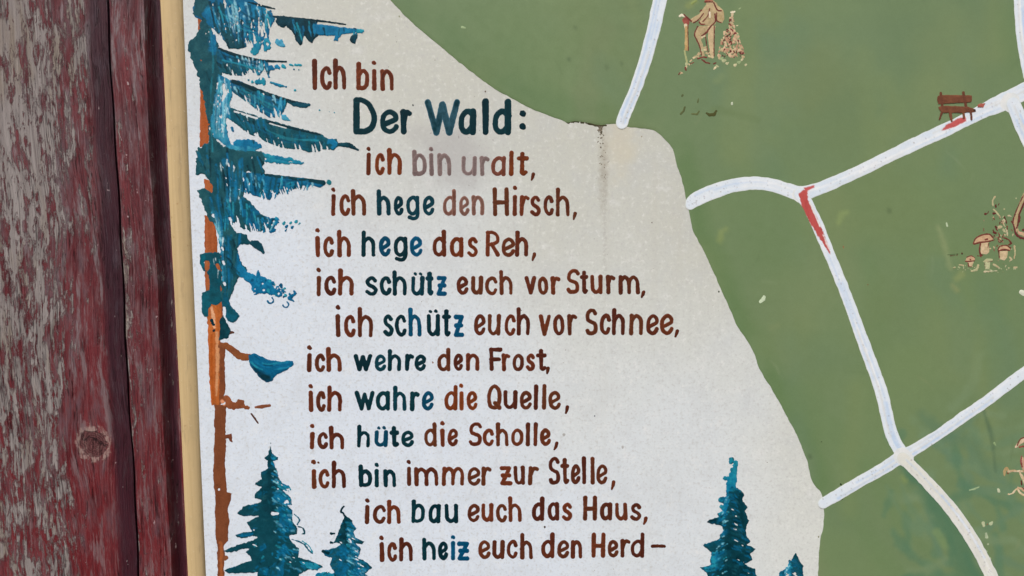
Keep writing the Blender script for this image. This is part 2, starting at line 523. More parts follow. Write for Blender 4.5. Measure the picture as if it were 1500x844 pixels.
    h = nt.math('ADD', h, nt.math('ADD', nt.math('MULTIPLY', cline, -1.0), nt.math('MULTIPLY', rim, 0.5)))
    nt.link(nt.bump(h, 0.9, 0.0014), nt.b.inputs['Normal'])
    return nt.mat

M_panel, M_strip, M_plank = panel_material(), strip_material(), plank_material()

# ------------------------------------------------------------------ the timber wall (left)
Z0, Z1 = ZC - 0.42, ZC + 0.42
def X(px, y=0.010):          # px measured half way down the photo
    return plane(px, 422, y)[0]

wall = empty('plank_wall', (X(60), 0.02, Z0),
             'weathered plank wall with flaking dark red paint behind the left edge of the painted board', 'wall')
wall['kind'] = 'thing'

def plank(profile, name, label, wear_fn, off_z=0.0):
    """profile: (x, y, deep) left to right over the front; closed at the back"""
    n = 170
    co, wr, dp, faces = [], [], [], []
    m = len(profile)
    for k in range(n + 1):
        z = Z0 + (Z1 - Z0) * k / n
        for x, y, d in profile:
            wob = 0.0006 * math.sin(z * 23 + x * 40) + 0.0004 * math.sin(z * 71 + 2)
            co.append((x + (wob if d > 0 else 0), y + 0.0003 * math.sin(z * 37 + x * 300), z))
            wr.append(wear_fn(x, z)); dp.append(d)
    for k in range(n):
        for i in range(m - 1):
            a = k * m + i
            faces.append((a, a + 1, a + m + 1, a + m))
    # back
    xl, xr = profile[0][0], profile[-1][0]
    b = len(co)
    for z in (Z0, Z1):
        co += [(xl, 0.050, z), (xr, 0.050, z)]
        wr += [0.4, 0.4]; dp += [0.0, 0.0]
    faces.append((b, b + 2, b + 3, b + 1))
    faces.append(tuple([b, b + 1] + [m - 1 - i for i in range(m)]))
    faces.append(tuple([b + 3, b + 2] + [n * m + i for i in range(m)]))
    faces.append(tuple([b + 2, b] + [k * m for k in range(n + 1)]))
    faces.append(tuple([b + 1, b + 3] + [k * m + m - 1 for k in range(n, -1, -1)]))
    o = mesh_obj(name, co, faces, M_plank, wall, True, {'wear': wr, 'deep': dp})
    o['label'] = label
    bv = o.modifiers.new('edge split', 'EDGE_SPLIT')
    bv.split_angle = math.radians(50)
    return o

def sm(a, b, x):
    t = min(max((x - a) / (b - a), 0), 1)
    return t * t * (3 - 2 * t)

def wear_wide(x, z):
    px = 750 + (x / 0.6648e-3) * 1.0
    up = sm(ZC - 0.30, ZC + 0.25, z)
    w = 0.50 + 0.10 * up
    w -= (0.12 + 0.10 * (1 - up)) * sm(X(70), X(118), x)
    w -= 0.10 * sm(X(75), X(110), x) * (1 - up)
    kd = math.hypot(x - KX, (z - KZ) * 0.6)
    w -= 0.30 * (1 - sm(0.014, 0.045, kd))
    w -= 0.34 * sm(X(146), X(155), x)
    return w

def wear_narrow(x, z):
    w = 0.27 + 0.10 * (1 - sm(X(185), X(225), x)) + 0.06 * math.sin(z * 9 + 1)
    return w

xl = X(-330)
prof = [(xl, 0.010, 0)]
k = 44
for i in range(1, k + 1):
    prof.append((xl + (X(147) - xl) * i / k, 0.010, 0))
for i in range(1, 9):       # eased edge turning into the joint
    a = i / 8
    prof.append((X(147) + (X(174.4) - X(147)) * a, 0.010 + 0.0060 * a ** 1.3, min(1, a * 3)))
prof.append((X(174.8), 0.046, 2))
plank(prof, 'plank', 'wide plank of bare grey wood with flaking red paint and a round knot', wear_wide)
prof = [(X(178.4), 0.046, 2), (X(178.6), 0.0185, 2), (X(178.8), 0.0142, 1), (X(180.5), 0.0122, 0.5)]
for i in range(0, 9):
    prof.append((X(183 + (229 - 183) * i / 8), 0.0112, 0.05))
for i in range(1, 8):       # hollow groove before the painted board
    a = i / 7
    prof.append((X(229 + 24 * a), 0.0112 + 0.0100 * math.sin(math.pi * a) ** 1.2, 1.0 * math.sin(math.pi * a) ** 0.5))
for i in range(1, 10):
    prof.append((X(253 + 50 * i), 0.0113, 0.2))
plank(prof, 'plank', 'narrow grooved plank still mostly covered in dark red paint', wear_narrow)

# ------------------------------------------------------------------ the painted board
board = empty('information_board', (plane(870, 844)[0], 0.009, Z0),
              'white and green hand-painted forest board with a German poem, spruces and a trail map', 'sign')
PX1 = 1700
def panel_mesh():
    xa, za = plane(0, 0)
    x_l = plane(283, 422)[0]; x_r = plane(PX1, 422)[0]
    z0, z1 = ZC - 0.40, ZC + 0.40
    f, b = 0.0, 0.0095
    nx, nz = 40, 30
    co, faces = [], []
    for j in range(nz + 1):
        for i in range(nx + 1):
            co.append((x_l + (x_r - x_l) * i / nx, f, z0 + (z1 - z0) * j / nz))
    W = nx + 1
    for j in range(nz):
        for i in range(nx):
            a = j * W + i
            faces.append((a, a + 1, a + W + 1, a + W))
    n = len(co)
    co += [(x_l, b, z0), (x_r, b, z0), (x_r, b, z1), (x_l, b, z1)]
    faces.append((n, n + 3, n + 2, n + 1))
    faces.append(tuple([n, n + 1] + [i for i in range(nx, -1, -1)]))
    faces.append(tuple([n + 2, n + 3] + [nz * W + i for i in range(nx + 1)]))
    faces.append(tuple([n + 3, n] + [j * W for j in range(nz + 1)]))
    faces.append(tuple([n + 1, n + 2] + [j * W + nx for j in range(nz, -1, -1)]))
    return mesh_obj('panel', co, faces, M_panel, board, False)
panel_mesh()

def edge_strip():
    n, m = 120, 12
    co, faces = [], []
    for k in range(n + 1):
        py = -95 + (844 + 190) * k / n
        l = 234.5 + (276 - 234.5) * py / 844
        r = 268.5 + (301 - 268.5) * py / 844
        xl_, z = plane(l, py, -0.001); xr_, _ = plane(r, py, -0.001)
        wob = 0.0003 * math.sin(z * 19)
        co.append((xl_ + wob, 0.0090, z))
        for i in range(m + 1):
            a = i / m
            # a low rounded bead, flatter towards the board
            hh = 0.0046 * (math.sin(math.pi * min(1, 0.10 + 0.90 * a)) ** 0.55)
            co.append((xl_ + wob + (xr_ - xl_) * a, 0.0012 - hh, z))
        co.append((xr_, 0.0090, z))
    W = m + 3
    for k in range(n):
        for i in range(W - 1):
            a = k * W + i
            faces.append((a, a + 1, a + W + 1, a + W) if False else (a, a + W, a + W + 1, a + 1))
        faces.append((k * W, k * W + W - 1, (k + 1) * W + W - 1, (k + 1) * W))
    faces.append(tuple(range(W)))
    faces.append(tuple(n * W + i for i in range(W - 1, -1, -1)))
    o = mesh_obj('edge_strip', co, faces, M_strip, board, True)
    e = o.modifiers.new('edge split', 'EDGE_SPLIT'); e.split_angle = math.radians(55)
edge_strip()

# ---- the green field of the map
def q(pts, ox, oy, s):
    """points read off an enlarged crop of the photo -> photo pixels"""
    return [((p[0] / s + ox), (p[1] / s + oy)) + ((p[2] / s,) if len(p) > 2 else ()) for p in pts]

border = [(500, -95), (536, -45), (572, 0), (600, 30), (640, 64), (680, 97), (720, 127), (760, 150), (790, 164), (822, 176), (832, 179.5), (842, 177.5), (862, 180.5), (877, 183), (890, 182), (905, 182),
          (921, 186), (945, 188.5), (957, 191), (969, 198.5), (981, 213), (987, 222), (991, 240), (997, 258), (1002, 279), (1006, 300), (1010, 314), (1016, 340), (1034, 374), (1050, 410), (1066, 446),
          (1081, 480), (1096, 502), (1107, 524), (1112, 540), (1131, 571), (1150, 605), (1168, 640), (1180.5, 671), (1186, 690), (1189, 704), (1195, 713), (1204, 724), (1207, 748), (1206, 770), (1201, 795), (1198.5, 844), (1196, 930)]
gp = Paint(480, -98, PX1 + 6, 944, 2.4)
field = spline(border, 4) + [(PX1 + 3, 930), (PX1 + 3, -95)]
gp.add(field, (113, 134, 92), poly=True, rough=0.9, scale=7, color2=(107, 129, 93), vscale=(190, 150))
# the cut-in band along the edge and later touch-ups, brushed with slightly different greens
band = [(x + 14, y - 13, 18) for x, y in spline(border, 3) if y < 186] 
gp.add(band, (96, 122, 82), rough=2.5, scale=30, soft=26, only=True, strength=0.8)
band = [(x + 13, y + 2, 15) for x, y in spline(border, 3) if y > 215 and y < 705]
gp.add(band, (97, 124, 80), rough=3, scale=40, soft=22, only=True, strength=0.7)
rr = random.Random(3)
for i in range(70):          # broad, faint roller and brush passes
    x, y = rr.uniform(600, 1600), rr.uniform(-50, 860)
    a = rr.choice([1.35, 1.5, 1.65, 0.9]) + rr.uniform(-.2, .2)
    L = rr.uniform(60, 200)
    pts = [(x + L * t * math.cos(a) + 9 * math.sin(3 * t + i), y + L * t * math.sin(a), rr.uniform(9, 24)) for t in (-.5, -.2, .1, .5)]
    gp.add(pts, rr.choice([(118, 136, 92), (106, 130, 88), (112, 133, 95), (105, 130, 98), (116, 131, 94)]), rough=5, scale=22, soft=18, only=True, strength=0.5)
for i in range(90):          # bluish repaint in the lower right, with visible swirls
    x, y = rr.uniform(1290, 1540), rr.uniform(600, 880)
    a = rr.uniform(-.6, 1.9); L = rr.uniform(30, 90); cu = rr.uniform(-1.4, 1.4)
    pts = []
    for t in (0, .25, .5, .75, 1):
        x += L * .25 * math.cos(a); y += L * .25 * math.sin(a); a += cu * .25
        pts.append((x, y, rr.uniform(2.0, 8)))
    gp.add(pts, rr.choice([(92, 126, 98), (86, 122, 94), (112, 136, 100), (118, 140, 104), (99, 129, 102), (104, 132, 100)]), rough=2.5, scale=9, soft=7, only=True, strength=0.6)
gp.add(spline([(1330, 690, 8), (1372, 745, 12), (1405, 800, 16), (1425, 850, 18)], 5), (78, 116, 88), rough=5, scale=14, soft=16, only=True, strength=0.75)
gp.add(spline([(1350, 610, 7), (1390, 640, 9), (1425, 650, 8), (1445, 690, 7)], 5), (92, 122, 94), rough=4, scale=12, soft=12, only=True, strength=0.6)
gp.add(spline([(1440, 600, 2), (1452, 640, 3), (1458, 690, 2)], 5), (78, 104, 80), rough=2, scale=9, soft=5, only=True, strength=0.6)
for (x, y, r) in [(1302, 308, 3.6), (833, 86, 2.6), (888, 98, 2.6), (842, 40, 2), (1130, 668, 3), (1186, 668, 2.6), (910, 92, 2)]:
    gp.add([(x, y, r), (x + 1, y + 2, r)], (78, 98, 68), rough=1, soft=4, only=True, strength=0.6)
for i in range(46):
    x, y = rr.uniform(620, 1500), rr.uniform(0, 844); a = rr.uniform(0, 3.1); L = rr.uniform(8, 40)
    gp.add([(x, y, .9), (x + L * .5 * math.cos(a) + 2, y + L * .5 * math.sin(a), 1.4), (x + L * math.cos(a), y + L * math.sin(a), .8)], rr.choice([(126, 144, 108), (96, 116, 80), (130, 140, 100)]), rough=.8, scale=6, soft=3, only=True, strength=rr.uniform(.2, .5))
for i in range(34):
    x, y = rr.uniform(640, 1560), rr.uniform(-40, 520); rd = rr.uniform(26, 70)
    gp.add([(x, y, rd), (x + rr.uniform(-40, 40), y + rr.uniform(20, 90), rd * .7)], rr.choice([(122, 138, 94), (103, 127, 86), (116, 137, 100), (110, 128, 86), (124, 136, 92)]), rough=14, scale=34, soft=40, only=True, strength=.32)
for pts, c, st in [([(1054, 352, 5), (1056, 341, 4), (1064, 335, 3)], (138, 152, 92), .5), ([(1228, 326, 3), (1232, 314, 4), (1240, 311, 3)], (136, 154, 98), .55), ([(1374, 332, 3), (1384, 362, 4), (1392, 392, 4)], (140, 152, 108), .5),
                   ([(1400, 408, 4), (1408, 402, 5)], (142, 152, 98), .5), ([(1396, 418, 3), (1402, 426, 3)], (146, 150, 100), .5), ([(1050, 118, 6), (1058, 112, 4)], (124, 142, 98), .5), ([(1008, 8, 5), (1018, 2, 4)], (136, 148, 90), .6), ([(1130, 480, 4), (1140, 476, 3)], (126, 140, 98), .4),
                   ([(1325, 704, 4), (1321, 698, 3)], (132, 148, 88), .6), ([(1372, 780, 6), (1384, 800, 5)], (126, 148, 96), .5), ([(1046, 160, 5), (1070, 166, 4), (1110, 176, 5)], (104, 124, 82), .5)]:
    gp.add(pts, c, rough=2, scale=6, soft=6, only=True, strength=st)
gp.build('green_field', M_green, board, 0.10, 0.22, 5.0)

# scratches and old touch-up marks on the green, pale and dark
def fleck(pts, c, rough, vary):
    xs = [p[0] for p in pts]; ys = [p[1] for p in pts]
    f = Paint(min(xs) - 7, min(ys) - 7, max(xs) + 7, max(ys) + 7, 0.5)
    f.k = int(xs[0]) + int(ys[0])
    f.add(pts, c, rough=rough, scale=2.5, vary=vary)
    f.build('paint_fleck', M_sketch, board, 0.36, 0.10, 2.0)
for pts, c in [([(1114, 442, 2.2), (1118, 438, 3.2), (1119, 435, 2.4)], (196, 212, 180)),
               ([(677, 40, 1.8), (681, 41, 1.6)], (150, 170, 128)), ([(1072, 151, 1.4), (1072, 153, 1.4)], (196, 204, 178)),
               ([(1386, 327, 1.2), (1387, 331, 1.6)], (180, 196, 162)), ([(1462, 717, 1.8), (1463, 720, 1.8)], (190, 196, 164)),
               ([(1420, 718, .8), (1428, 716, 1.4), (1434, 713, .7)], (150, 172, 132)),
               ([(1440, 766, 2.2), (1441, 770, 2.0)], (176, 182, 146)), ([(1451, 767, 2.6), (1453, 765, 1.8)], (172, 182, 146)), ([(1446, 768, 1.0)], (150, 112, 80)),
               ([(1444, 782, 1.8), (1445, 787, 2.2)], (168, 182, 150)), ([(1447, 797, 1.2)], (170, 182, 150)), ([(1445, 808, 1.5)], (150, 168, 136)), ([(1450, 818, 1.6), (1450, 822, 1.2)], (165, 180, 146)),
               ([(1496, 428, 3.6), (1500, 430, 4)], (206, 210, 190)),
               ([(1014, 5, 2.2), (1020, 1, 1.4)], (138, 152, 92)), ([(1456, 649, 1.6), (1458, 652, 1.0)], (134, 156, 112))]:
    fleck(pts, c, 0.6, 0.15)
for pts, c in [([(1000, 139.5, 1.6), (999, 141, 1.4)], (92, 102, 66)), ([(1023, 145, 1), (1022, 150, 1.2)], (96, 106, 68)),
               ([(1003, 157, 1.2), (1001, 163, 1.6), (997, 167, 1.4)], (88, 96, 60)), ([(1013, 167, .9), (1021, 167.5, 1.4), (1024, 163, 1.0)], (98, 106, 66)),
               ([(1035, 166, 1.4), (1039, 168.5, 2.2), (1046, 168, 2.4), (1049, 163, 1.6)], (76, 78, 42)),
               ([(1388, 373.5, .5), (1403, 372, .6)], (86, 104, 70)), ([(1409, 371.5, 1.4)], (88, 96, 66)), ([(1235, 361, 1.2), (1235.5, 363, 1)], (146, 116, 82)), ([(1271, 417, 1.0)], (128, 110, 78)),
               ([(1228, 733, .4), (1234, 731, .8)], (70, 82, 56)), ([(1203, 647, 1.2)], (84, 98, 66)), ([(1231, 709, 1.3), (1232, 710, .9)], (30, 44, 26))]:
    fleck(pts, c, 0.4, 0.12)

# ---- white trails
def trail(pts, seed, lab, blue=0.5, cream=0.0, off=0.36):
    P = [(x, y, r * 1.05) for x, y, r in spline(pts, 10)]
    xs = [p[0] for p in P]; ys = [p[1] for p in P]; m = 22
    t = Paint(min(xs) - m, min(ys) - m, max(xs) + m, max(ys) + m, 0.9)
    t.k = seed * 100
    base = (210, 222, 232) if not cream else (212, 214, 206)
    t.add(P, base, rough=0.7, scale=9, color2=(222, 229, 234) if not cream else (222, 222, 212), vscale=(14, 14), edge=(212, 218, 214))
    r2 = random.Random(seed)
    n = len(P)
    for k in range(12):      # single bristle tracks along the trail
        a = r2.randint(0, max(1, n - 6)); b = min(n, a + r2.randint(12, 60))
        o = r2.uniform(-.62, .62)
        pts2 = []
        for i in range(a, b):
            j0, j1 = max(0, i - 1), min(n - 1, i + 1)
            tx, ty = P[j1][0] - P[j0][0], P[j1][1] - P[j0][1]
            L = math.hypot(tx, ty) + 1e-9
            pts2.append((P[i][0] - ty / L * o * P[i][2], P[i][1] + tx / L * o * P[i][2], r2.uniform(.5, 1.7)))
        if len(pts2) < 2: continue
        c = (176, 200, 228) if r2.random() < blue * .65 else ((204, 205, 200) if r2.random() < .6 else (236, 238, 238))
        t.add(pts2, c, rough=0.6, scale=5, soft=2.6, only=True, strength=r2.uniform(.25, .65))
    for k in range(int(n * .5)):      # pin-prick dirt
        p = P[r2.randrange(n)]
        x, y = p[0] + r2.uniform(-.7, .7) * p[2], p[1] + r2.uniform(-.7, .7) * p[2]
        t.add([(x, y, r2.uniform(.4, 1.0))], r2.choice([(150, 150, 150), (172, 160, 172), (140, 130, 120)]), rough=.3, soft=.8, only=True, strength=.55)
    return t, off, lab

def blob(tt, pts, c=(214, 220, 220)):
    tt[0].add(pts, c, rough=1.0, scale=6, color2=(224, 226, 224))
    return tt
def done(tt, name='trail'):
    t, off, lab = tt
    o = t.build(name, M_trail, board, off, 0.05, 1.5)
    o['label'] = lab
    return o

done(trail([(988, -80, 8), (977, -30, 9), (966, 3, 9.5), (958, 40, 9.3), (946, 85, 8.8), (931, 130, 8.4), (917, 163, 8.4), (911, 180, 8.6)], 1, 'white trail running up from the notch in the white field', .8))
t = trail([(1011, 300, 7), (1016, 294, 9.5), (1030, 287, 10), (1050, 279, 10), (1075, 271.5, 9.6), (1105, 268.5, 9.4), (1130, 271, 9.2), (1150, 277, 9.4), (1172, 283, 10), (1195, 278, 9), (1225, 266, 8.6),
           (1262, 249, 8.3), (1300, 230.5, 8.3), (1340, 211, 9), (1375, 195, 9.4), (1408, 179, 9), (1440, 163, 10), (1468, 150, 12), (1500, 134, 12), (1560, 100, 11)], 2, 'long white trail from the white field past the red bench', .35, off=0.36)
t[0].add(q([(205, 590), (240, 545), (330, 495), (390, 480), (395, 515), (330, 550), (240, 580)], 1340, 80, 5.275), (196, 98, 96), poly=True, rough=.8, scale=3, vary=.1, only=True, soft=1.2, color2=(184, 84, 82))
t[0].add(spline([(1385, 209, 1.6), (1400, 203, 2.2), (1412, 197, 1.6)], 4), (196, 192, 140), rough=1, scale=4, soft=2, only=True, strength=.8)
t[0].add(spline([(1344, 222, 1.4), (1370, 212, 2.6), (1392, 201, 1.4)], 4), (200, 196, 150), rough=1, scale=4, soft=2, only=True, strength=.7)
blob(t, [(1172, 286, 11.5), (1177, 293, 8)])
blob(t, [(1480, 151, 15), (1486, 160, 10)])
red1 = q([(150, 165), (170, 140), (240, 120), (240, 135), (205, 152), (200, 170), (200, 200), (165, 230), (150, 200)], 1130, 240, 3.835)
t[0].add(red1, (192, 92, 90), poly=True, rough=.8, scale=3, only=True, soft=1.3)
done(t)
t = trail([(1172, 284, 9.0), (1184, 302, 8.2), (1198, 332, 8.2), (1214, 370, 7.6), (1232, 414, 7.6), (1248, 456, 7.7), (1264, 500, 8.2), (1279, 540, 8.4), (1291, 575, 8.8), (1298, 605, 8.8), (1304, 630, 8.6), (1312, 650, 8.8), (1324, 668, 9)], 3,
          'white trail between the two junctions with a worn red stroke at its top', 1.3, off=0.42)
t[0].add(q([(153, 168), (178, 146), (202, 150), (203, 200), (245, 280), (285, 370), (312, 440), (330, 510), (300, 465), (245, 380), (205, 310), (168, 235)], 1130, 240, 3.835), (188, 86, 82), poly=True, rough=1.2, scale=3, only=True, soft=1.1, color2=(174, 74, 70), vscale=(4, 12))
t[0].add(q([(215, 215, 5), (250, 300, 5), (272, 350, 4)], 1130, 240, 3.835), (222, 220, 216), rough=.8, scale=3, only=True, soft=1)
t[0].add(q([(290, 400, 3), (310, 450, 4), (325, 480, 3)], 1130, 240, 3.835), (222, 200, 196), rough=.8, scale=3, only=True, soft=1)
done(t)
done(blob(trail([(1206, 737, 7.6), (1230, 723, 8), (1262, 704, 8), (1292, 687, 8.2), (1322, 668, 9), (1345, 655, 8), (1375, 636, 7.4), (1410, 611, 7.4), (1441, 590, 7.6), (1470, 568, 7.8), (1500, 546, 8), (1600, 476, 8)], 4,
           'white trail crossing the lower junction from the white field to the right edge', .55, off=0.48), [(1321, 668, 12.5), (1326, 672, 12)]))
done(trail([(1322, 671, 8.5), (1340, 688, 8.4), (1362, 711, 8.6), (1384, 735, 8.8), (1403, 759, 9), (1420, 784, 9), (1434, 808, 9), (1446, 832, 9), (1455, 852, 9), (1470, 900, 9)], 5,
           'cream white trail curving down to the right from the lower junction', .1, 1.0, off=0.54))
done(trail([(1496, -60, 11), (1497, 0, 11.5), (1499, 40, 11.5), (1504, 80, 11), (1510, 110, 11)], 6, 'white trail at the upper right edge', .8, off=0.42))
done(trail([(1484, 153, 10.5), (1493, 175, 10.5), (1503, 197, 11), (1520, 230, 11)], 7, 'short white trail branching down at the right edge', .3, off=0.54))

# ---- dirt on the white paint
d = Paint(560, 0, 1215, 844, 0.9)
d.add(spline([(826, 176.5, 1.0), (832, 179.5, 2.0), (842, 178, 1.4), (858, 180.5, 1.2), (872, 183.2, 1.6), (880, 184.4, 2.2), (888, 183.6, 1.0)], 4), (66, 64, 44), rough=1.8, scale=2.4, vary=.3)
d.add(spline([(877, 184, 1.6), (880, 190, 1.2), (881, 198, 0.5)], 4), (84, 78, 62), rough=1.6, scale=2.2, vary=.3)
r2 = random.Random(11)
for k in range(120):
    y = 186 + 110 * r2.random() ** 2.0
    x = 879 + 6 * (y - 186) / 70 + r2.gauss(0, 1.5 + (y - 186) / 22)
    d.add([(x, y, r2.uniform(.35, 0.95) * (1.2 - (y - 186) / 190))], r2.choice([(112, 104, 88), (134, 126, 110), (96, 88, 74)]), rough=.4, scale=2)
for k in range(150):
    x, y = r2.uniform(570, 1190), r2.uniform(20, 840)
    if y < 150: x = r2.uniform(560, 600 + (y * 1.1))
    r_ = r2.choice([.45, .5, .55, .7])
    d.add([(x, y, r_)], r2.choice([(140, 136, 130), (158, 152, 148), (120, 112, 100)]), rough=.3, scale=2)
for x, y, r_, c in [(711, 134, 1.1, (96, 80, 62)), (605, 154, 1.2, (70, 74, 74)), (798, 772, 1.6, (58, 40, 34)), (1053, 427, 1.2, (64, 74, 52)), (955, 326, 1.0, (120, 112, 104)), (826, 637, 2.2, (168, 168, 164)), (912, 655, 2.0, (180, 180, 178)),
                    (634, 531, 1.2, (140, 110, 96)), (763, 139, 1.6, (52, 52, 36)), (940, 200, 1.0, (150, 142, 120)), (585, 24, 1.2, (140, 146, 120)), (871, 609, 1.0, (120, 124, 132)), (1199, 786, 1.0, (120, 120, 96))]:
    d.add([(x, y, r_), (x, y + .8, r_ * .8)], c, rough=.5, scale=2)
for k in range(36):         # grey grime round the faded words
    x, y = r2.gauss(668, 26), r2.gauss(212, 22)
    d.add([(x, y, r2.uniform(.5, 1.0)), (x + r2.uniform(-2, 2), y + r2.uniform(-1, 3), .5)], r2.choice([(178, 175, 172), (184, 181, 178), (166, 164, 162)]), rough=.5, scale=2)
do = d.build('dirt_streak', M_dirt, board, 0.015, 0.02, 2.0)
do['label'] = 'dark grime running down the white paint from the notch, with small specks'
do['kind'] = 'stuff'

# ---- lettering
def arch(x0, x1, top=1.0):
    w = x1 - x0
    return ('c', [(x0, .55), (x0 + .12 * w, .8), (x0 + .5 * w, top), (x0 + .88 * w, .84), (x1, .58), (x1, .3), (x1, 0)])
BOWL = ('c', [(1, .78), (.75, .97), (.45, 1), (.1, .8), (0, .5), (.09, .16), (.42, 0), (.75, .1), (1, .33)])
GL = {
 'I': (.2, [('l', [(.5, 2), (.5, 0)])]),
 'i': (.2, [('l', [(.5, 1), (.5, 0)]), ('dot', [(.5, 1.85)])]),
 'l': (.2, [('l', [(.5, 2), (.5, 0)])]),
 'c': (.56, [('c', [(1, .76), (.82, .96), (.52, 1), (.14, .82), (0, .5), (.12, .18), (.5, 0), (.84, .06), (1, .24)])]),
 'h': (.64, [('l', [(0, 2), (0, 0)]), arch(0, 1)]),
 'n': (.62, [('l', [(0, 1), (0, 0)]), arch(0, 1)]),
 'm': (1.05, [('l', [(0, 1), (0, 0)]), arch(0, .5), arch(.5, 1)]),
 'r': (.46, [('l', [(0, 1), (0, 0)]), ('c', [(0, .5), (.25, .82), (.6, 1), (1, .93)])]),
 'u': (.64, [('c', [(0, 1), (0, .5), (.06, .18), (.42, 0), (.8, .14), (1, .42)]), ('l', [(1, 1), (1, 0)])]),
 'ü': (.64, [('c', [(0, 1), (0, .5), (.06, .18), (.42, 0), (.8, .14), (1, .42)]), ('l', [(1, 1), (1, 0)]), ('dot', [(.22, 1.75)]), ('dot', [(.8, 1.8)])]),
 'e': (.6, [('c', [(.06, .36), (.5, .48), (.95, .64), (.9, .88), (.52, 1), (.12, .82), (0, .5), (.1, .16), (.5, 0), (.85, .1), (1, .26)])]),
 'a': (.66, [BOWL, ('l', [(1, 1), (1, 0)])]),
 'd': (.66, [BOWL, ('l', [(1, 2), (1, 0)])]),
 'g': (.64, [BOWL, ('c', [(1, 1), (1, .4), (1, 0), (.85, -.24), (.5, -.29), (.12, -.22)])]),
 'b': (.62, [('l', [(0, 2), (0, 0)]), ('c', [(0, .7), (.25, .93), (.58, 1), (.92, .8), (1, .5), (.9, .14), (.5, 0), (.2, .02), (0, .03)])]),
 'o': (.6, [('cc', [(.5, 1), (.1, .82), (0, .5), (.1, .16), (.5, 0), (.9, .16), (1, .5), (.9, .82)])]),
 's': (.52, [('c', [(.92, .84), (.66, .99), (.35, .98), (.06, .8), (.22, .58), (.7, .44), (1, .24), (.78, .03), (.4, 0), (0, .14)])]),
 't': (.5, [('l', [(.45, 1.75), (.45, .1)]), ('c', [(.45, .3), (.5, .05), (.7, 0), (.95, .1)]), ('l', [(0, .98), (1, .98)])]),
 'ť': (.5, [('l', [(.5, 1.75), (.5, 0)]), ('l', [(0, .98), (1, .98)])]),
 'z': (.52, [('l', [(0, 1), (.95, 1), (0, 0), (1, 0)]), ('l', [(.12, .52), (.92, .52)])]),
 'v': (.62, [('l', [(0, 1), (.5, 0), (1, 1)])]),
 'w': (.95, [('l', [(0, 1), (.28, 0), (.5, .9), (.74, 0), (1, 1)])]),
 'H': (.74, [('l', [(0, 2), (0, 0)]), ('l', [(1, 2), (1, 0)]), ('l', [(0, .95), (1, .95)])]),
 'R': (.74, [('l', [(0, 2), (0, 0)]), ('c', [(-.05, 1.98), (.45, 2), (.9, 1.7), (.95, 1.2), (.5, .95), (.1, .9)]), ('l', [(.4, .95), (1, 0)])]),
 'S': (.62, [('c', [(1, 1.75), (.8, 1.98), (.4, 2), (.06, 1.7), (.06, 1.2), (.45, 1.0), (.85, .85), (1, .5), (.9, .12), (.5, 0), (.15, .04), (0, .22)])]),
 'F': (.66, [('l', [(.04, 2), (.04, 0)]), ('l', [(0, 2), (1, 2)]), ('l', [(.04, 1.0), (.86, 1.0)])]),
 'Q': (.76, [('cc', [(.5, 2), (.12, 1.65), (0, .95), (.14, .2), (.5, 0), (.86, .2), (1, .95), (.88, 1.65)]), ('l', [(.6, .42), (1, 0)])]),
 'D': (.92, [('l', [(0, 2), (0, 0)]), ('c', [(0, 2), (.3, 2), (.7, 1.7), (1, .95), (.85, .28), (.5, .02), (.25, 0), (0, 0)])]),
 'W': (1.35, [('l', [(0, 2), (.3, 0), (.5, 1.85), (.74, 0), (1, 2)])]),
}
BROWN = [(86, 46, 28), (73, 34, 23), (96, 46, 27)]
RUST = [(96, 44, 22), (113, 55, 25), (84, 39, 22)]
TEAL = [(6, 49, 60), (3, 43, 53), (10, 56, 67)]
DARK = [(5, 41, 49), (3, 36, 44), (6, 46, 53)]
BLUE = [(5, 79, 113), (3, 68, 99), (6, 60, 82)]
FADE = [(116, 100, 98), (124, 108, 104), (108, 92, 90)]
FADEB = [(116, 84, 74), (106, 76, 66), (98, 60, 48)]

def ya_dot(ya, yt, r):
    return min(ya + .8, yt - 1.0 - r * 1.5)

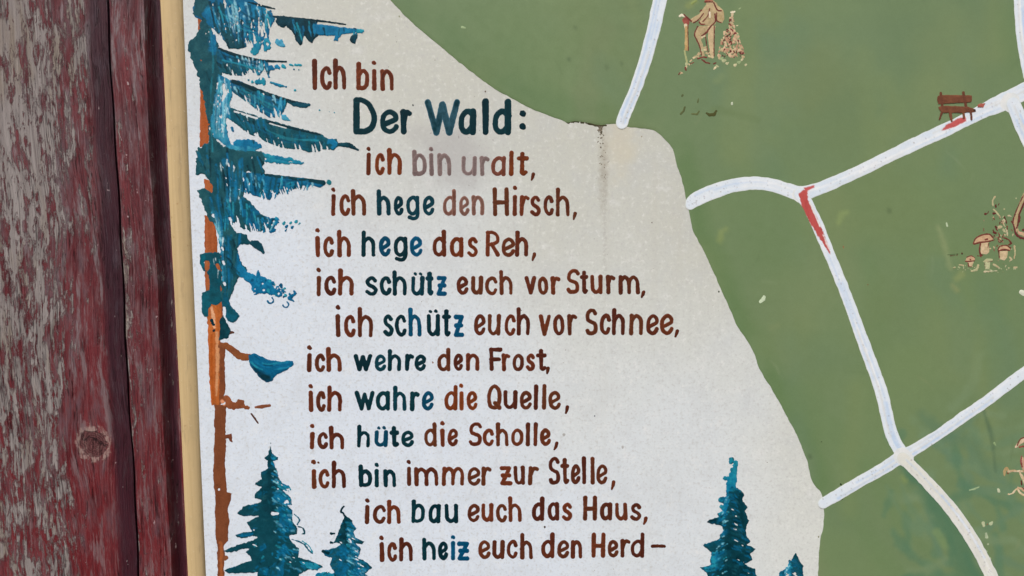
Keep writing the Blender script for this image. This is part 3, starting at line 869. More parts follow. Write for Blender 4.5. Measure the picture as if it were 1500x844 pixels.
def letter(pt, ch, x0, x1, ybase, ytop, yasc, r, cols, R):
    """outer box x0..x1; baseline, x-height and ascender tops are outer edges; r brush radius"""
    w_, strokes = GL[ch]
    c1, c2 = R.choice(cols), R.choice(cols)
    edge = tuple(min(255, v * 1.2 + 6) for v in c1)
    jx, jr = R.uniform(-.25, .25), R.uniform(.94, 1.06)
    r = r * jr * 1.06
    cap = ch in 'HRSFQDWI'
    def mp(p):
        x, y = p
        xx = x0 + r + x * max(x1 - x0 - 2 * r, 0.01)
        if y <= 1 and not cap:
            yy = ybase - r - y * (ybase - ytop - 2 * r)
        elif not cap:
            yy = (ytop + r) - (y - 1) * (ytop - yasc)
        else:
            yy = ybase - r - y / 2 * (ybase - yasc - 2 * r)
        return xx + jx + .4 * math.sin(yy * .13 + x0), yy
    for kind, pts in strokes:
        if kind == 'dot':
            x, y = mp(pts[0])
            y = (ya_dot(yasc, ytop, r) if ch == 'i' else min(y, ytop - 3.4))
            s = .98 if ch == 'i' else .74
            pt.add([(x - .3, y, r * s), (x + .6, y + .8, r * s * .85)], c1, rough=.6, scale=3, color2=c2, edge=edge)
            continue
        P = [mp(p) for p in pts]
        if kind == 'c': P = spline(P, 5)
        elif kind == 'cc':
            P = spline(P, 4, True); P.append(P[0])
        else:
            PP = []
            for a, b in zip(P[:-1], P[1:]):
                for k in range(4): PP.append((a[0] + (b[0] - a[0]) * k / 4, a[1] + (b[1] - a[1]) * k / 4))
            P = PP + [P[-1]]
        n = len(P)
        thin = .90 if kind != 'l' else 1.0
        ph = R.uniform(0, 6)
        S = [(p[0], p[1], r * thin * (1 + .07 * math.sin(ph + 5 * i / n) + (.06 if i == 0 else 0))) for i, p in enumerate(P)]
        pt.add(S, c1, rough=.38, scale=3.2, color2=c2, vscale=(7, 9), edge=edge)

def comma(pt, x0, x1, y0, y1, cols, R):
    pt.add([(x1 - 2.5, y0 + 2.3, 2.7), (x1 - 3.4, (y0 + y1) / 2, 2.5), (x0 + 1.8, y1 - 1.6, 1.5)], R.choice(cols), rough=.4, scale=3, color2=R.choice(cols))

def word(text, x0, x1, yb0, yt0, ya, cols, line, r=3.1, boxes=None, marks=None, special=None, yb1=None):
    R = random.Random(hash(text) % 1000 if False else sum(ord(c) for c in text) + int(x0))
    pt = Paint(x0 - 6, ya - 12, x1 + (40 if text == 'Herd' else 24), yb0 + 18, 0.62)
    pt.k = int(x0) * 3 + int(yb0)
    xh = yb0 - yt0
    if boxes is None:
        ws = [GL[c][0] * xh * (.9 if xh > 33 else 1) + (0 if c in 'il' else 0) for c in text]
        gap = .165 * xh
        fixed = 2 * r * 1.02
        ws = [fixed if c in 'ilI' else w for c, w in zip(text, ws)]
        flex = sum(w for c, w in zip(text, ws) if c not in 'ilI') + gap * (len(text) - 1)
        fx = sum(w for c, w in zip(text, ws) if c in 'ilI')
        k = (x1 - x0 - fx) / flex if flex else 1
        boxes, x = [], x0
        for c, w in zip(text, ws):
            w = w if c in 'ilI' else w * k
            boxes.append((x, x + w)); x += w + gap * k
    for i, (c, (a, b)) in enumerate(zip(text, boxes)):
        cc = (special or {}).get(i, cols)
        yb = yb0 + ((yb1 - yb0) * ((a - x0) / max(1, x1 - x0)) if yb1 is not None else 0)
        dy = yb - yb0 + R.uniform(-.5, .5)
        letter(pt, c, a, b, yb0 + dy, yt0 + dy, ya + dy, r, cc, R)
    for m in marks or []:
        if m[0] == ',': comma(pt, *m[1:], cols, R)
        else: pt.add(m[1], cols[0], rough=.5, scale=3, color2=cols[1])
    return pt.build('word', M_letter, line, 0.05, 0.14, 2.0)

def B(ox, s, *pairs):
    return [(ox + a / s, ox + b / s) for a, b in pairs]

def line_(label):
    o = empty('verse_line', (0, 0, 0))
    o.parent = board
    o['label'] = label
    return o

L = line_('brown line reading Ich bin')
word('Ich', 456.5, 507.2, 132, 96.2, 86.2, BROWN, L, 3.3, B(440, 4.02, (68, 100), (115, 188), (192, 270)))
word('bin', 522.1, 577, 132.5, 100.3, 90.5, BROWN, L, 3.1, B(440, 4.02, (330, 408), (422, 448), (470, 550)), yb1=133.6)
L = line_('large dark teal line reading Der Wald')
word('Der', 517, 604.5, 197.2, 159.8, 142, DARK, L, 4.3, B(440, 4.02, (310, 455), (465, 580), (590, 662)))
word('Wald', 621.5, 749.2, 198.6, 159, 144.8, DARK, L, 4.35, B(440, 4.02, (730, 940), (928, 1036), (1068, 1110)) + [(720.6, 749.4)],
     marks=[('p', [(765.6, 166.3, 4.7), (766.4, 167, 4.4)]), ('p', [(765.6, 185.2, 4.9), (766.2, 185.8, 4.5)])], special={0: [(10, 56, 68), (44, 82, 96), (6, 48, 58)]})
L = line_('line reading ich bin uralt, its middle faded to grey brown')
word('ich', 536.5, 589, 256.8, 223.5, 217.3, RUST, L, 3.1, B(440, 4.02, (388, 416), (436, 498), (512, 598)))
word('bin', 603.7, 661.5, 257.8, 224, 219.3, FADE, L, 3.1, B(440, 4.02, (658, 745), (758, 785), (808, 890)))
word('uralt', 675.8, 774.6, 257.8, 228.5, 220.5, RUST, L, 3.0, [(675.8, 698.2), (703, 718.2), (719.2, 740.8), (745.8, 751.9), (756.5, 774.4)], marks=[(',', 777, 783.8, 252.8, 265.3)], special={0: FADE, 1: FADE, 2: [(98, 52, 38), (112, 70, 58)]})
L = line_('line reading ich hege den Hirsch')
word('ich', 485, 536.5, 316.4, 284, 276.9, BROWN, L, 3.1, B(440, 4.443, (200, 232), (250, 325), (330, 428)))
word('hege', 551.9, 636.6, 316.4, 286.4, 277.4, TEAL, L, 3.1, B(440, 4.443, (497, 588), (605, 672), (688, 777), (795, 875)))
word('den', 648.2, 709.2, 316.4, 286.6, 276.9, FADEB, L, 2.9, B(440, 4.443, (925, 1014), (1030, 1100), (1115, 1197)))
word('Hirsch', 721.8, 834.5, 317, 286, 274.6, BROWN, L, 2.9, B(700, 4.441, (97, 202), (225, 252), (273, 338), (338, 412), (425, 495), (506, 598)), marks=[(',', 838.5, 845, 310.5, 322.8)])
L = line_('line reading ich hege das Reh')
word('ich', 461.5, 514, 377.5, 346, 337, BROWN, L, 3.15, B(440, 4.443, (95, 132), (148, 222), (240, 330)))
word('hege', 529.4, 619.6, 376.5, 346, 337.6, DARK, L, 3.05, B(440, 4.443, (397, 490), (512, 592), (605, 698), (712, 797)), special={1: BLUE, 3: BLUE})
word('das', 632.5, 700.8, 377, 347, 337, RUST, L, 3.0, B(440, 4.443, (857, 950), (970, 1062), (1085, 1158)))
word('Reh', 711, 774, 376.6, 347, 338, BROWN, L, 2.9, B(700, 4.441, (50, 143), (150, 243), (243, 330)), marks=[(',', 778.5, 785.3, 370, 382.7)])
L = line_('line reading ich schütz euch vor Sturm')
word('ich', 463, 519, 433.8, 403.8, 394, BROWN, L, 3.15, B(440, 4.443, (102, 138), (152, 235), (246, 350)))
word('schütz', 534.5, 654.5, 433.3, 404, 396, DARK, L, 3.1, B(440, 4.443, (420, 505), (513, 594), (600, 692), (720, 808), (815, 868), (885, 953)), special={3: TEAL, 4: TEAL, 5: BLUE})
word('euch', 668.4, 750.8, 432.8, 404.5, 396, BROWN, L, 2.95, [(668.2, 686.5), (689.5, 707.5), (710.5, 729), (731.5, 751)])
word('vor', 768.7, 821.3, 432, 404.5, 396, BROWN, L, 2.95, B(700, 4.441, (305, 382), (388, 460), (473, 540)))
word('Sturm', 829.5, 937.8, 431.2, 402.5, 394.2, BROWN, L, 2.95, B(700, 4.441, (575, 662), (665, 720), (730, 812), (833, 897), (915, 1055)), marks=[(',', 938, 945.2, 425.8, 437.2)])
L = line_('line reading ich schütz euch vor Schnee')
word('ich', 490.6, 546.3, 494.2, 460.5, 449.5, BROWN, L, 3.15, B(440, 4.443, (225, 265), (282, 362), (375, 473)))
word('schütz', 560.4, 679.8, 493.5, 460.5, 451, DARK, L, 3.05, B(440, 4.443, (535, 607), (615, 692), (702, 788), (820, 908), (920, 980), (998, 1066)), special={2: BLUE, 5: BLUE})
word('euch', 693.9, 776.2, 492, 460, 450.4, BROWN, L, 2.95, [(693.8, 711.5), (714, 733.5), (738.5, 755.5), (757, 776.3)])
word('vor', 788.9, 846.4, 492, 460.3, 450, BROWN, L, 2.95, B(700, 4.441, (395, 475), (490, 567), (582, 650)))
word('Schnee', 857, 987.2, 491.6, 459.6, 451.7, BROWN, L, 3.0, B(700, 4.441, (697, 779), (790, 866), (872, 957), (985, 1077), (1093, 1180), (1184, 1276)), marks=[(',', 987.5, 994.6, 482.8, 494.8)])
L = line_('line reading ich wehre den Frost')
word('ich', 449.5, 500.5, 545.4, 517.5, 508.6, BROWN, L, 3.15, B(440, 4.443, (42, 76), (90, 162), (168, 270)))
word('wehre', 517.5, 624.8, 544.4, 518.8, 512, DARK, L, 2.95, B(440, 4.443, (345, 467), (480, 557), (568, 655), (680, 740), (743, 822)), special={1: TEAL})
word('den', 640.2, 703, 544.2, 518, 509.2, BROWN, L, 2.9, B(440, 4.443, (890, 975), (998, 1062), (1078, 1168)))
word('Frost', 716.5, 800.8, 544, 517.5, 509.6, BROWN, L, 2.9, B(700, 4.441, (73, 162), (155, 215), (223, 300), (310, 374), (378, 448)), marks=[(',', 799.5, 805.6, 537.2, 548.7)])
L = line_('line reading ich wahre die Quelle')
word('ich', 451.3, 501.5, 604, 572.6, 565.4, BROWN, L, 3.15, B(440, 4.443, (50, 86), (102, 168), (176, 273)))
word('wahre', 519.9, 635.5, 602, 573, 565, DARK, L, 3.0, B(440, 4.443, (355, 484), (492, 584), (603, 692), (713, 778), (788, 868)), special={2: TEAL, 4: BLUE})
word('die', 650.8, 700, 601.3, 572.6, 563.8, RUST, L, 2.95, B(440, 4.443, (937, 1022), (1035, 1062), (1082, 1155)))
word('Quelle', 713, 821.8, 600.5, 572, 562.8, BROWN, L, 2.9, B(700, 4.441, (58, 156), (163, 257), (270, 352), (364, 390), (418, 445), (458, 541)), marks=[(',', 827, 833.6, 594, 606.8)])
L = line_('line reading ich hüte die Scholle')
word('ich', 453.5, 504, 658.6, 633, 623.5, BROWN, L, 3.15, B(440, 3.67, (48, 78), (88, 148), (155, 236)))
word('hüte', 523, 607, 655.6, 630.5, 622.2, DARK, L, 2.95, B(440, 3.67, (305, 376), (397, 470), (480, 532), (542, 613)), special={1: BLUE})
word('die', 621, 671.7, 654.6, 627.5, 618.8, BROWN, L, 2.9, B(440, 3.67, (663, 732), (752, 776), (790, 850)))
word('Scholle', 686.4, 806.9, 654, 627.4, 618.8, BROWN, L, 2.9, [(686.4, 706), (707, 724.2), (726.3, 745.2), (748.3, 767), (770, 776.2), (781, 788), (790.3, 807)], marks=[(',', 810.2, 818, 647.2, 660)])
L = line_('line reading ich bin immer zur Stelle')
word('ich', 456.5, 507, 715.8, 686.6, 675.4, BROWN, L, 3.1, B(440, 3.67, (60, 88), (98, 160), (168, 246)), marks=[('p', [(466, 677.5, 1.4), (467, 678.2, 1.2)])])
word('bin', 525.2, 580.5, 714, 687.2, 680.3, DARK, L, 3.05, B(440, 3.67, (313, 386), (398, 424), (446, 516)))
word('immer', 595.2, 720.3, 712.2, 683.8, 676, BROWN, L, 2.95, B(440, 3.67, (570, 596), (612, 742), (761, 882), (895, 968), (974, 1030)))
word('zur', 732, 789.5, 711, 682.6, 675, BROWN, L, 2.95, B(700, 3.67, (118, 184), (192, 254), (270, 329)))
word('Stelle', 803, 890.2, 709.8, 679.5, 668.8, BROWN, L, 2.9, B(700, 3.67, (378, 442), (444, 492), (497, 552), (558, 582), (603, 628), (635, 698)), marks=[(',', 894.2, 901.4, 704, 718.2)])
L = line_('line reading ich bau euch das Haus')
word('ich', 534.3, 587.2, 767.6, 739.2, 731.8, BROWN, L, 3.1, B(440, 3.67, (345, 373), (388, 460), (466, 541)))
word('bau', 602.6, 671.2, 766.8, 738, 732.4, DARK, L, 2.95, B(440, 3.67, (597, 670), (686, 754), (775, 849)))
word('euch', 684.5, 764.2, 765.2, 737.4, 727.7, BROWN, L, 2.95, [(684.5, 703), (705.2, 723), (726, 743), (744.5, 764.2)])
word('das', 778.5, 838.5, 763.6, 736, 727.5, BROWN, L, 2.95, B(700, 3.67, (288, 358), (373, 437), (450, 509)))
word('Haus', 854, 940, 763, 736.2, 726.2, BROWN, L, 2.95, B(700, 3.67, (565, 641), (654, 722), (738, 804), (818, 881)), marks=[(',', 941, 948.7, 757, 769.2)])
L = line_('lowest line reading ich heiz euch den Herd with a dash')
word('ich', 555.6, 605, 823.5, 793.8, 787.6, BROWN, L, 3.1, B(440, 3.67, (423, 452), (466, 522), (530, 606)))
word('heiz', 618.4, 687.5, 821.3, 793, 787.8, DARK, L, 2.95, B(440, 3.67, (655, 728), (740, 797), (808, 832), (842, 909)), special={2: BLUE, 3: BLUE})
word('euch', 700.2, 780.5, 819.4, 791, 780.3, BROWN, L, 2.95, [(700, 718.6), (721, 739.4), (742, 758.6), (761.5, 780.6)])
word('den', 792.5, 853.6, 818.2, 790.5, 780.2, BROWN, L, 2.95, B(700, 3.67, (340, 412), (424, 492), (500, 564)))
word('Herd', 866.6, 943.5, 817.2, 790, 780, BROWN, L, 2.95, B(700, 3.67, (611, 686), (694, 756), (766, 822), (822, 895)), marks=[('p', [(956, 800.2, 2.6), (964, 799.8, 2.5), (973, 800.3, 2.3)])])

# ------------------------------------------------------------------ painted trees
TDK = (14, 70, 82); TDK2 = (34, 86, 94); TBL = (8, 98, 138); TBL2 = (20, 120, 160); TTQ = (34, 140, 160); TVD = (4, 44, 54); PALE = (168, 202, 216)
def group(name, label):
    o = empty(name, (0, 0, 0)); o.parent = board; o['label'] = label
    return o

def dabs(pt, R, n, box, rad, cols, only=False, ang=1.4, ln=(3, 9), strength=.9, soft=1.2):
    for k in range(n):
        x, y = R.uniform(box[0], box[2]), R.uniform(box[1], box[3])
        a = ang + R.uniform(-.6, .6); l = R.uniform(*ln)
        r = R.uniform(*rad)
        pt.add([(x, y, r), (x + l * math.cos(a), y + l * math.sin(a), r * .5)], R.choice(cols), rough=1.0, scale=2.5, only=only, soft=soft, strength=strength, color2=R.choice(cols), vscale=(5, 5))

def streaks(pt, R, path, n, width, cols, rad=(.5, 1.5), strength=.8):
    """bristle marks that follow a path, recolouring wet paint"""
    P = spline(path, 8)
    m = len(P)
    for k in range(n):
        a = R.randint(0, max(0, m - 5)); b = min(m, a + R.randint(4, 12)); o = R.uniform(-1, 1) * width
        pts = []
        for i in range(a, b):
            i0, i1 = max(0, i - 1), min(m - 1, i + 1)
            tx, ty = P[i1][0] - P[i0][0], P[i1][1] - P[i0][1]; l = math.hypot(tx, ty) + 1e-9
            pts.append((P[i][0] - ty / l * o, P[i][1] + tx / l * o, R.uniform(*rad)))
        if len(pts) > 1:
            pt.add(pts, R.choice(cols), rough=.5, scale=3, only=True, soft=1.0, strength=R.uniform(.5, 1) * strength)

# --- the tall spruce at the board's left edge
tall = group('painted_spruce', 'tall spruce with drooping teal branches and an orange brown trunk along the left edge')
tr = Paint(283, -60, 410, 900, 0.8)
T4, T5, T6, T7 = (270, 0, 3.518), (270, 230, 3.518), (270, 420, 3.518), (290, 620, 3.768)
tr.add([(292, 20, 2.5), (296, 100, 3), (298, 180, 4)], (160, 90, 52), rough=.8, scale=5, color2=(150, 76, 36))
tr.add(q([(90, 470), (105, 520), (115, 560), (130, 640), (125, 750), (80, 760), (80, 640), (82, 500)], *T4), (164, 90, 52), poly=True, rough=1, color2=(160, 80, 36), vscale=(3, 20))
tr.add(q([(100, 110), (150, 130), (160, 190), (110, 190)], *T5), (168, 96, 56), poly=True, rough=1, color2=(160, 80, 36))
tr.add(q([(105, 300), (150, 310), (170, 420), (172, 500), (105, 500)], *T5), (164, 92, 54), poly=True, rough=1, color2=(150, 78, 40), vscale=(3, 20))
tr.add(q([(100, 500), (190, 500), (200, 860), (120, 860)], *T5), (160, 94, 58), poly=True, rough=1, color2=(150, 78, 40), vscale=(3, 20))
tr.add(q([(122, 80), (185, 80), (188, 240), (182, 400), (188, 610), (140, 612), (130, 500), (123, 300)], *T6), (184, 102, 48), poly=True, rough=1.0, scale=5, color2=(160, 86, 40), vscale=(4, 30))
tr.add(q([(180, 285), (214, 292), (208, 380), (212, 540), (192, 600), (180, 610)], *T6), (112, 64, 40), poly=True, rough=.9, color2=(128, 72, 42))
tr.add(q([(168, 240, 8), (172, 380, 9), (168, 480, 7), (166, 560, 4)], *T6), (206, 150, 106), rough=1.5, scale=6, only=True, soft=1.5, strength=.8)
tr.add(q([(140, 110, 8), (150, 150, 9), (155, 210, 6)], *T6), (222, 170, 130), rough=1.5, scale=4, only=True, soft=1.5, strength=.9)
tr.add(q([(140, 250, 5), (142, 420, 6), (148, 580, 6)], *T6), (164, 78, 24), rough=1.5, scale=7, only=True, soft=2, strength=.8)
tr.add(q([(92, -100), (158, -100), (152, -40), (155, 100), (150, 240), (160, 380), (186, 388), (180, 430), (165, 470), (174, 540), (165, 600), (165, 650), (140, 680), (146, 720), (146, 990), (108, 990), (108, 670), (95, 630), (95, 400), (84, 300), (90, 100)], *T7),
       (124, 72, 44), poly=True, rough=1.4, scale=6, color2=(112, 64, 40), vscale=(8, 26))
tr.add(q([(125, 660, 9), (128, 720, 8), (126, 800, 8), (128, 850, 8)], *T7), (160, 92, 50), rough=2, scale=5, only=True, soft=2, strength=.8)
tr.add(q([(150, 62), (184, 58), (192, 105), (176, 102), (168, 84), (150, 84)], *T7), (110, 62, 42), poly=True, rough=.8)
tr.add(q([(155, 742, 12), (150, 750, 9)], *T7), (130, 80, 52), rough=.8)
tr.cut(q([(117, 366, 7)], *T7), rough=1)
# brown branches
tr.add(q(spline([(185, 305, 12), (215, 302, 14), (250, 330, 18), (290, 358, 20), (330, 362, 16)], 5), *T6), (118, 68, 42), rough=1.2, color2=(134, 78, 44))
tr.add(q(spline([(195, 590, 12), (220, 575, 16), (238, 612, 20), (290, 612, 15), (330, 625, 8)], 5), *T6), (124, 70, 44), rough=1.8, scale=3, color2=(146, 84, 52))
tr.add(q([(280, 590, 9), (300, 592, 8), (300, 606, 5)], *T6), (120, 70, 46), rough=1)
tr.add(q([(195, 590, 8), (205, 605, 8)], *T6), (220, 150, 112), only=True, rough=1, soft=1.5)
tr.add(q([(368, 622, 6), (400, 618, 10), (440, 612, 8)], *T6), (122, 72, 48), rough=.6)
tr.add(q([(345, 654, 4), (362, 678, 5), (381, 704, 4)], *T6), (84, 56, 46), rough=.5)
tr.add(q([(225, 240, 7), (245, 236, 7), (255, 237, 4)], *T6), (92, 58, 46), rough=.8)
tr.build('trunk', M_leaf, tall, 0.05, 0.13, 2.2)

R = random.Random(21)
fo = Paint(262, -75, 540, 566, 0.85)
G = lambda pts, c, c2=None, T=T4, rough=1.2, scale=4, vs=(8, 8), **k: fo.add(q(pts, *T), c, poly=True, rough=rough, scale=scale, color2=c2, vscale=vs, **k)
S = lambda pts, c, c2=None, T=T4, rough=.9, scale=3.5, **k: fo.add(q(spline(pts, 5), *T), c, rough=rough, scale=scale, color2=c2, **k)
# above the picture's top edge the crown goes on
G([(60, 30), (50, -60), (70, -200), (180, -200), (330, -150), (360, 20), (250, 40)], TDK, TBL)
# crown mass
G([(60, -10), (345, -10), (400, 35), (455, 68), (466, 100), (440, 150), (432, 250), (412, 265), (402, 215), (385, 200), (380, 265), (352, 270), (340, 225), (312, 246), (240, 250), (200, 205), (150, 150), (100, 110), (52, 86), (44, 40)], TBL, (10, 92, 130))
G([(56, -10), (130, -10), (132, 40), (92, 70), (112, 110), (150, 170), (182, 250), (200, 330), (195, 380), (170, 430), (160, 500), (140, 600), (150, 700), (200, 760), (250, 758), (290, 790), (300, 900), (60, 900), (64, 800), (66, 768), (120, 735), (130, 660), (108, 560), (92, 470), (76, 420), (54, 340), (34, 290), (12, 230), (65, 182), (92, 96), (48, 84), (44, 36)], TDK, TDK2, rough=3.4, scale=5)
G([(180, 120), (250, 150), (285, 195), (322, 240), (270, 252), (228, 250), (205, 200)], (24, 72, 84), TDK)
S([(130, 60, 26), (170, 120, 22), (150, 200, 20), (150, 260, 18)], TBL, TBL2, only=True, soft=4, rough=3)
S([(230, 20, 30), (260, 90, 26), (310, 150, 30)], (10, 84, 116), TBL2, only=True, soft=4, rough=3)
S([(300, 30, 18), (400, 60, 22), (440, 90, 18)], TBL2, TBL, only=True, soft=3, rough=2)
# white showing through
for pts in [[(205, -10), (216, 20), (214, 50), (200, 20)], [(310, 100), (325, 120), (330, 175), (318, 150)], [(345, 110), (350, 140), (344, 150)], [(385, 95), (392, 150), (384, 190), (378, 140)], [(190, 180), (205, 215), (225, 248), (188, 240), (178, 215)],
            [(420, 155), (428, 200), (420, 255), (412, 200)], [(286, 95), (292, 130), (284, 125)], [(78, 298), (92, 312), (84, 322)], [(370, 215), (376, 232), (368, 240)]]:
    fo.cut(q(pts, *T4), poly=True, rough=.9, scale=3)
S([(330, 180, 24), (372, 215, 26), (364, 262, 20)], TBL, TTQ, rough=2)
S([(425, 215, 18), (432, 240, 16), (418, 258, 8)], TBL2, TTQ, rough=1.6)
S([(482, 218, 16), (498, 222, 14), (510, 238, 7)], TBL2, (90, 170, 196), rough=2.2)
# first limb at the top right
S([(330, 12, 4), (400, 30, 6), (468, 46, 3)], TVD, rough=.6)
S([(455, 85, 5), (540, 92, 6), (700, 108, 5), (832, 126, 3)], TVD, rough=.6)
G([(478, 88), (512, 80), (536, 96), (532, 128), (512, 146), (482, 132), (472, 108)], TVD, (8, 58, 72))
G([(538, 92), (610, 98), (690, 112), (672, 140), (712, 170), (676, 192), (660, 222), (640, 214), (618, 182), (610, 216), (598, 238), (578, 216), (560, 168), (530, 140)], TVD, (8, 60, 76))
G([(660, 122), (800, 138), (860, 146), (925, 154), (916, 172), (880, 166), (810, 178), (790, 214), (768, 212), (776, 184), (700, 182), (664, 172)], TBL, TBL2, rough=1.6)
G([(858, 188), (890, 170), (894, 184), (880, 226), (866, 226), (852, 204)], TVD, (10, 70, 88))
S([(895, 160, 10), (920, 160, 7)], TTQ)
# second limb
G([(176, 248), (260, 280), (330, 296), (430, 318), (446, 360), (432, 402), (422, 350), (400, 372), (392, 386), (370, 388), (352, 372), (338, 340), (326, 384), (300, 392), (235, 384), (184, 372), (168, 310)], TBL, TDK)
S([(180, 252, 6), (270, 286, 9), (400, 312, 6), (524, 318, 4)], TVD, rough=.6)
G([(180, 330), (250, 320), (310, 345), (322, 384), (240, 388), (190, 372)], (20, 84, 100), TDK)
for p in [(445, 350, 14), (478, 344, 12), (510, 342, 10), (430, 392, 9), (345, 352, 9)]: S([p, (p[0] + 10, p[1] + 6, p[2] * .6)], R.choice([TBL, TBL2, TTQ]), rough=1.4)
for x in (545, 570, 588): S([(x, 334, 6), (x + 14, 338, 4)], TTQ, rough=1)
for p in [(565, 358, 5), (590, 360, 4), (352, 422, 8), (330, 412, 5), (572, 466, 6), (696, 568, 5), (748, 576, 3), (772, 580, 3)]: S([p, (p[0] + 3, p[1] + 1, p[2] * .6)], R.choice([TTQ, (40, 110, 130)]), rough=.8)
S([(375, 425, 12), (400, 415, 15), (412, 435, 8)], TBL, TTQ, rough=2)
S([(445, 425, 6), (478, 436, 9), (525, 448, 3)], TBL, TTQ, rough=1.6)
# third limb
G([(238, 412), (280, 412), (330, 440), (440, 484), (560, 518), (642, 534), (640, 548), (600, 552), (556, 540), (532, 528), (520, 552), (500, 596), (470, 606), (438, 604), (380, 572), (300, 510), (244, 470)], (14, 92, 132), TDK, vs=(12, 12))
S([(250, 420, 10), (330, 448, 12), (440, 488, 9), (560, 524, 6), (640, 540, 4)], TVD, rough=.8)
S([(560, 540, 8), (620, 545, 12), (640, 540, 8)], (14, 72, 90), rough=2)
G([(460, 520), (510, 520), (500, 580), (470, 600), (440, 598)], TBL, TBL2)
S([(485, 596, 9), (520, 608, 12), (545, 622, 5)], TTQ, (70, 150, 180), rough=2)
fo.cut(q([(336, 486, 7)], *T4)); fo.cut(q([(405, 486, 8)], *T4))
# fourth limb, the largest
G([(150, 540), (240, 556), (380, 600), (440, 618), (480, 632), (600, 664), (700, 688), (742, 716), (784, 716), (796, 754), (770, 772), (716, 768), (690, 782), (640, 786), (604, 770), (552, 768), (490, 760), (450, 742), (420, 730), (385, 712), (330, 690), (270, 640), (210, 600)], TDK, (18, 88, 104), vs=(14, 8))
G([(545, 690), (640, 700), (700, 730), (690, 768), (610, 768), (560, 760)], (12, 96, 120), TDK, vs=(10, 5))
S([(440, 628, 6), (560, 662, 6), (700, 694, 5)], TVD, rough=.6)
S([(750, 728, 14), (775, 738, 15), (768, 758, 10)], TBL, TBL2, rough=1.8)
S([(800, 744, 9), (850, 750, 13), (895, 772, 4)], TVD, (14, 70, 84), rough=.9)
fo.cut(q(spline([(258, 573, 4), (320, 592, 6), (374, 610, 5)], 4), *T4), rough=.7)
fo.cut(q(spline([(440, 636, 3), (480, 648, 4), (524, 660, 3)], 4), *T4), rough=.7)
# pale blue wash down the stem
G([(178, 385), (232, 410), (246, 480), (232, 560), (214, 620), (226, 690), (262, 730), (300, 720), (380, 728), (394, 764), (330, 790), (240, 770), (200, 740), (150, 700), (136, 640), (150, 540), (170, 450)], TBL, (60, 150, 176), vs=(6, 14), rough=2)
S([(190, 430, 12), (180, 520, 14), (170, 620, 12), (190, 700, 10)], TTQ, (120, 186, 204), only=True, soft=4, rough=3)
fo.cut(q([(232, 618), (262, 645), (320, 690), (372, 706), (404, 742), (370, 740), (300, 722), (262, 752), (238, 742), (224, 690)], *T4), poly=True, rough=1.2)
S([(246, 660, 7), (252, 675, 6)], TBL, rough=1)
fo.cut(q([(200, 440, 8), (210, 480, 10), (196, 520, 5)], *T4), rough=1.6)
fo.cut(q([(365, 690, 6), (395, 725, 9), (430, 745, 4)], *T4), rough=1)
S([(270, 735, 16), (340, 738, 18), (392, 752, 10)], TBL, TBL2, rough=2)
# lower half of the crown
S([(340, 790, 22), (430, 806, 14), (560, 826, 8), (612, 840, 4)], TBL, TTQ, rough=2.2)
S([(430, 826, 12), (520, 836, 7), (610, 842, 4)], TTQ, TBL, rough=2.2)
G([(60, -30), (400, -30), (420, 8), (404, 50), (412, 74), (402, 102), (330, 92), (318, 150), (300, 205), (340, 228), (380, 280), (400, 320), (412, 345), (380, 386), (340, 384), (290, 362), (262, 335), (238, 308), (228, 312), (238, 352), (268, 390), (322, 402), (334, 448), (292, 450), (270, 470), (284, 530), (322, 582), (282, 622), (262, 662), (238, 720), (222, 764), (206, 758), (186, 740), (196, 640), (186, 500), (176, 400), (158, 350), (124, 316), (100, 250), (82, 210), (66, 172), (98, 162), (142, 184), (152, 150), (118, 110), (94, 80)], TDK, TDK2, T=T5, rough=1.8, vs=(10, 16))
S([(205, 20, 12), (230, 120, 14), (225, 220, 10)], (14, 96, 128), TBL, T=T5, only=True, soft=4, rough=3)
S([(290, 20, 10), (270, 120, 12), (262, 220, 9)], TBL, TBL2, T=T5, only=True, soft=4, rough=3)
S([(150, 290, 12), (180, 380, 14), (205, 520, 12), (205, 640, 10)], TBL, (70, 160, 186), T=T5, only=True, soft=3, rough=3)
S([(165, 300, 8), (172, 360, 10), (186, 430, 6)], TTQ, (140, 196, 210), T=T5, only=True, soft=2, rough=3)
for p in [(225, 35, 7), (330, 80, 9), (148, 300, 7), (195, 468, 6), (200, 540, 8), (206, 650, 7), (340, 82, 6)]: fo.cut(q([p, (p[0] + 6, p[1] + 12, p[2] * .5)], *T5), rough=1)
# fifth limb with hanging twigs
G([(300, 78), (400, 88), (470, 94), (560, 104), (640, 114), (722, 124), (724, 142), (700, 160), (668, 148), (650, 146), (636, 162), (612, 146), (592, 168), (572, 160), (536, 192), (492, 196), (468, 180), (440, 220), (404, 212), (340, 192), (296, 176)], TBL, (8, 88, 122), T=T5, vs=(12, 8))
S([(400, 90, 6), (540, 108, 8), (640, 120, 9), (716, 132, 12)], TVD, TDK, T=T5, rough=.8)
S([(745, 130, 13), (748, 133, 11)], (26, 112, 122), T=T5)
for k in range(9):
    x = 470 + 25 * k
    fo.cut(q([(x, 210 - 6 * k, 6), (x - 12, 186 - 4 * k, 3), (x - 18, 168 - 3 * k, 1)], *T5), rough=.6)
streaks(fo, R, q([(330, 120, 1), (450, 160, 1), (540, 150, 1), (640, 130, 1)], *T5), 14, 8, [TTQ, TVD, TBL2])
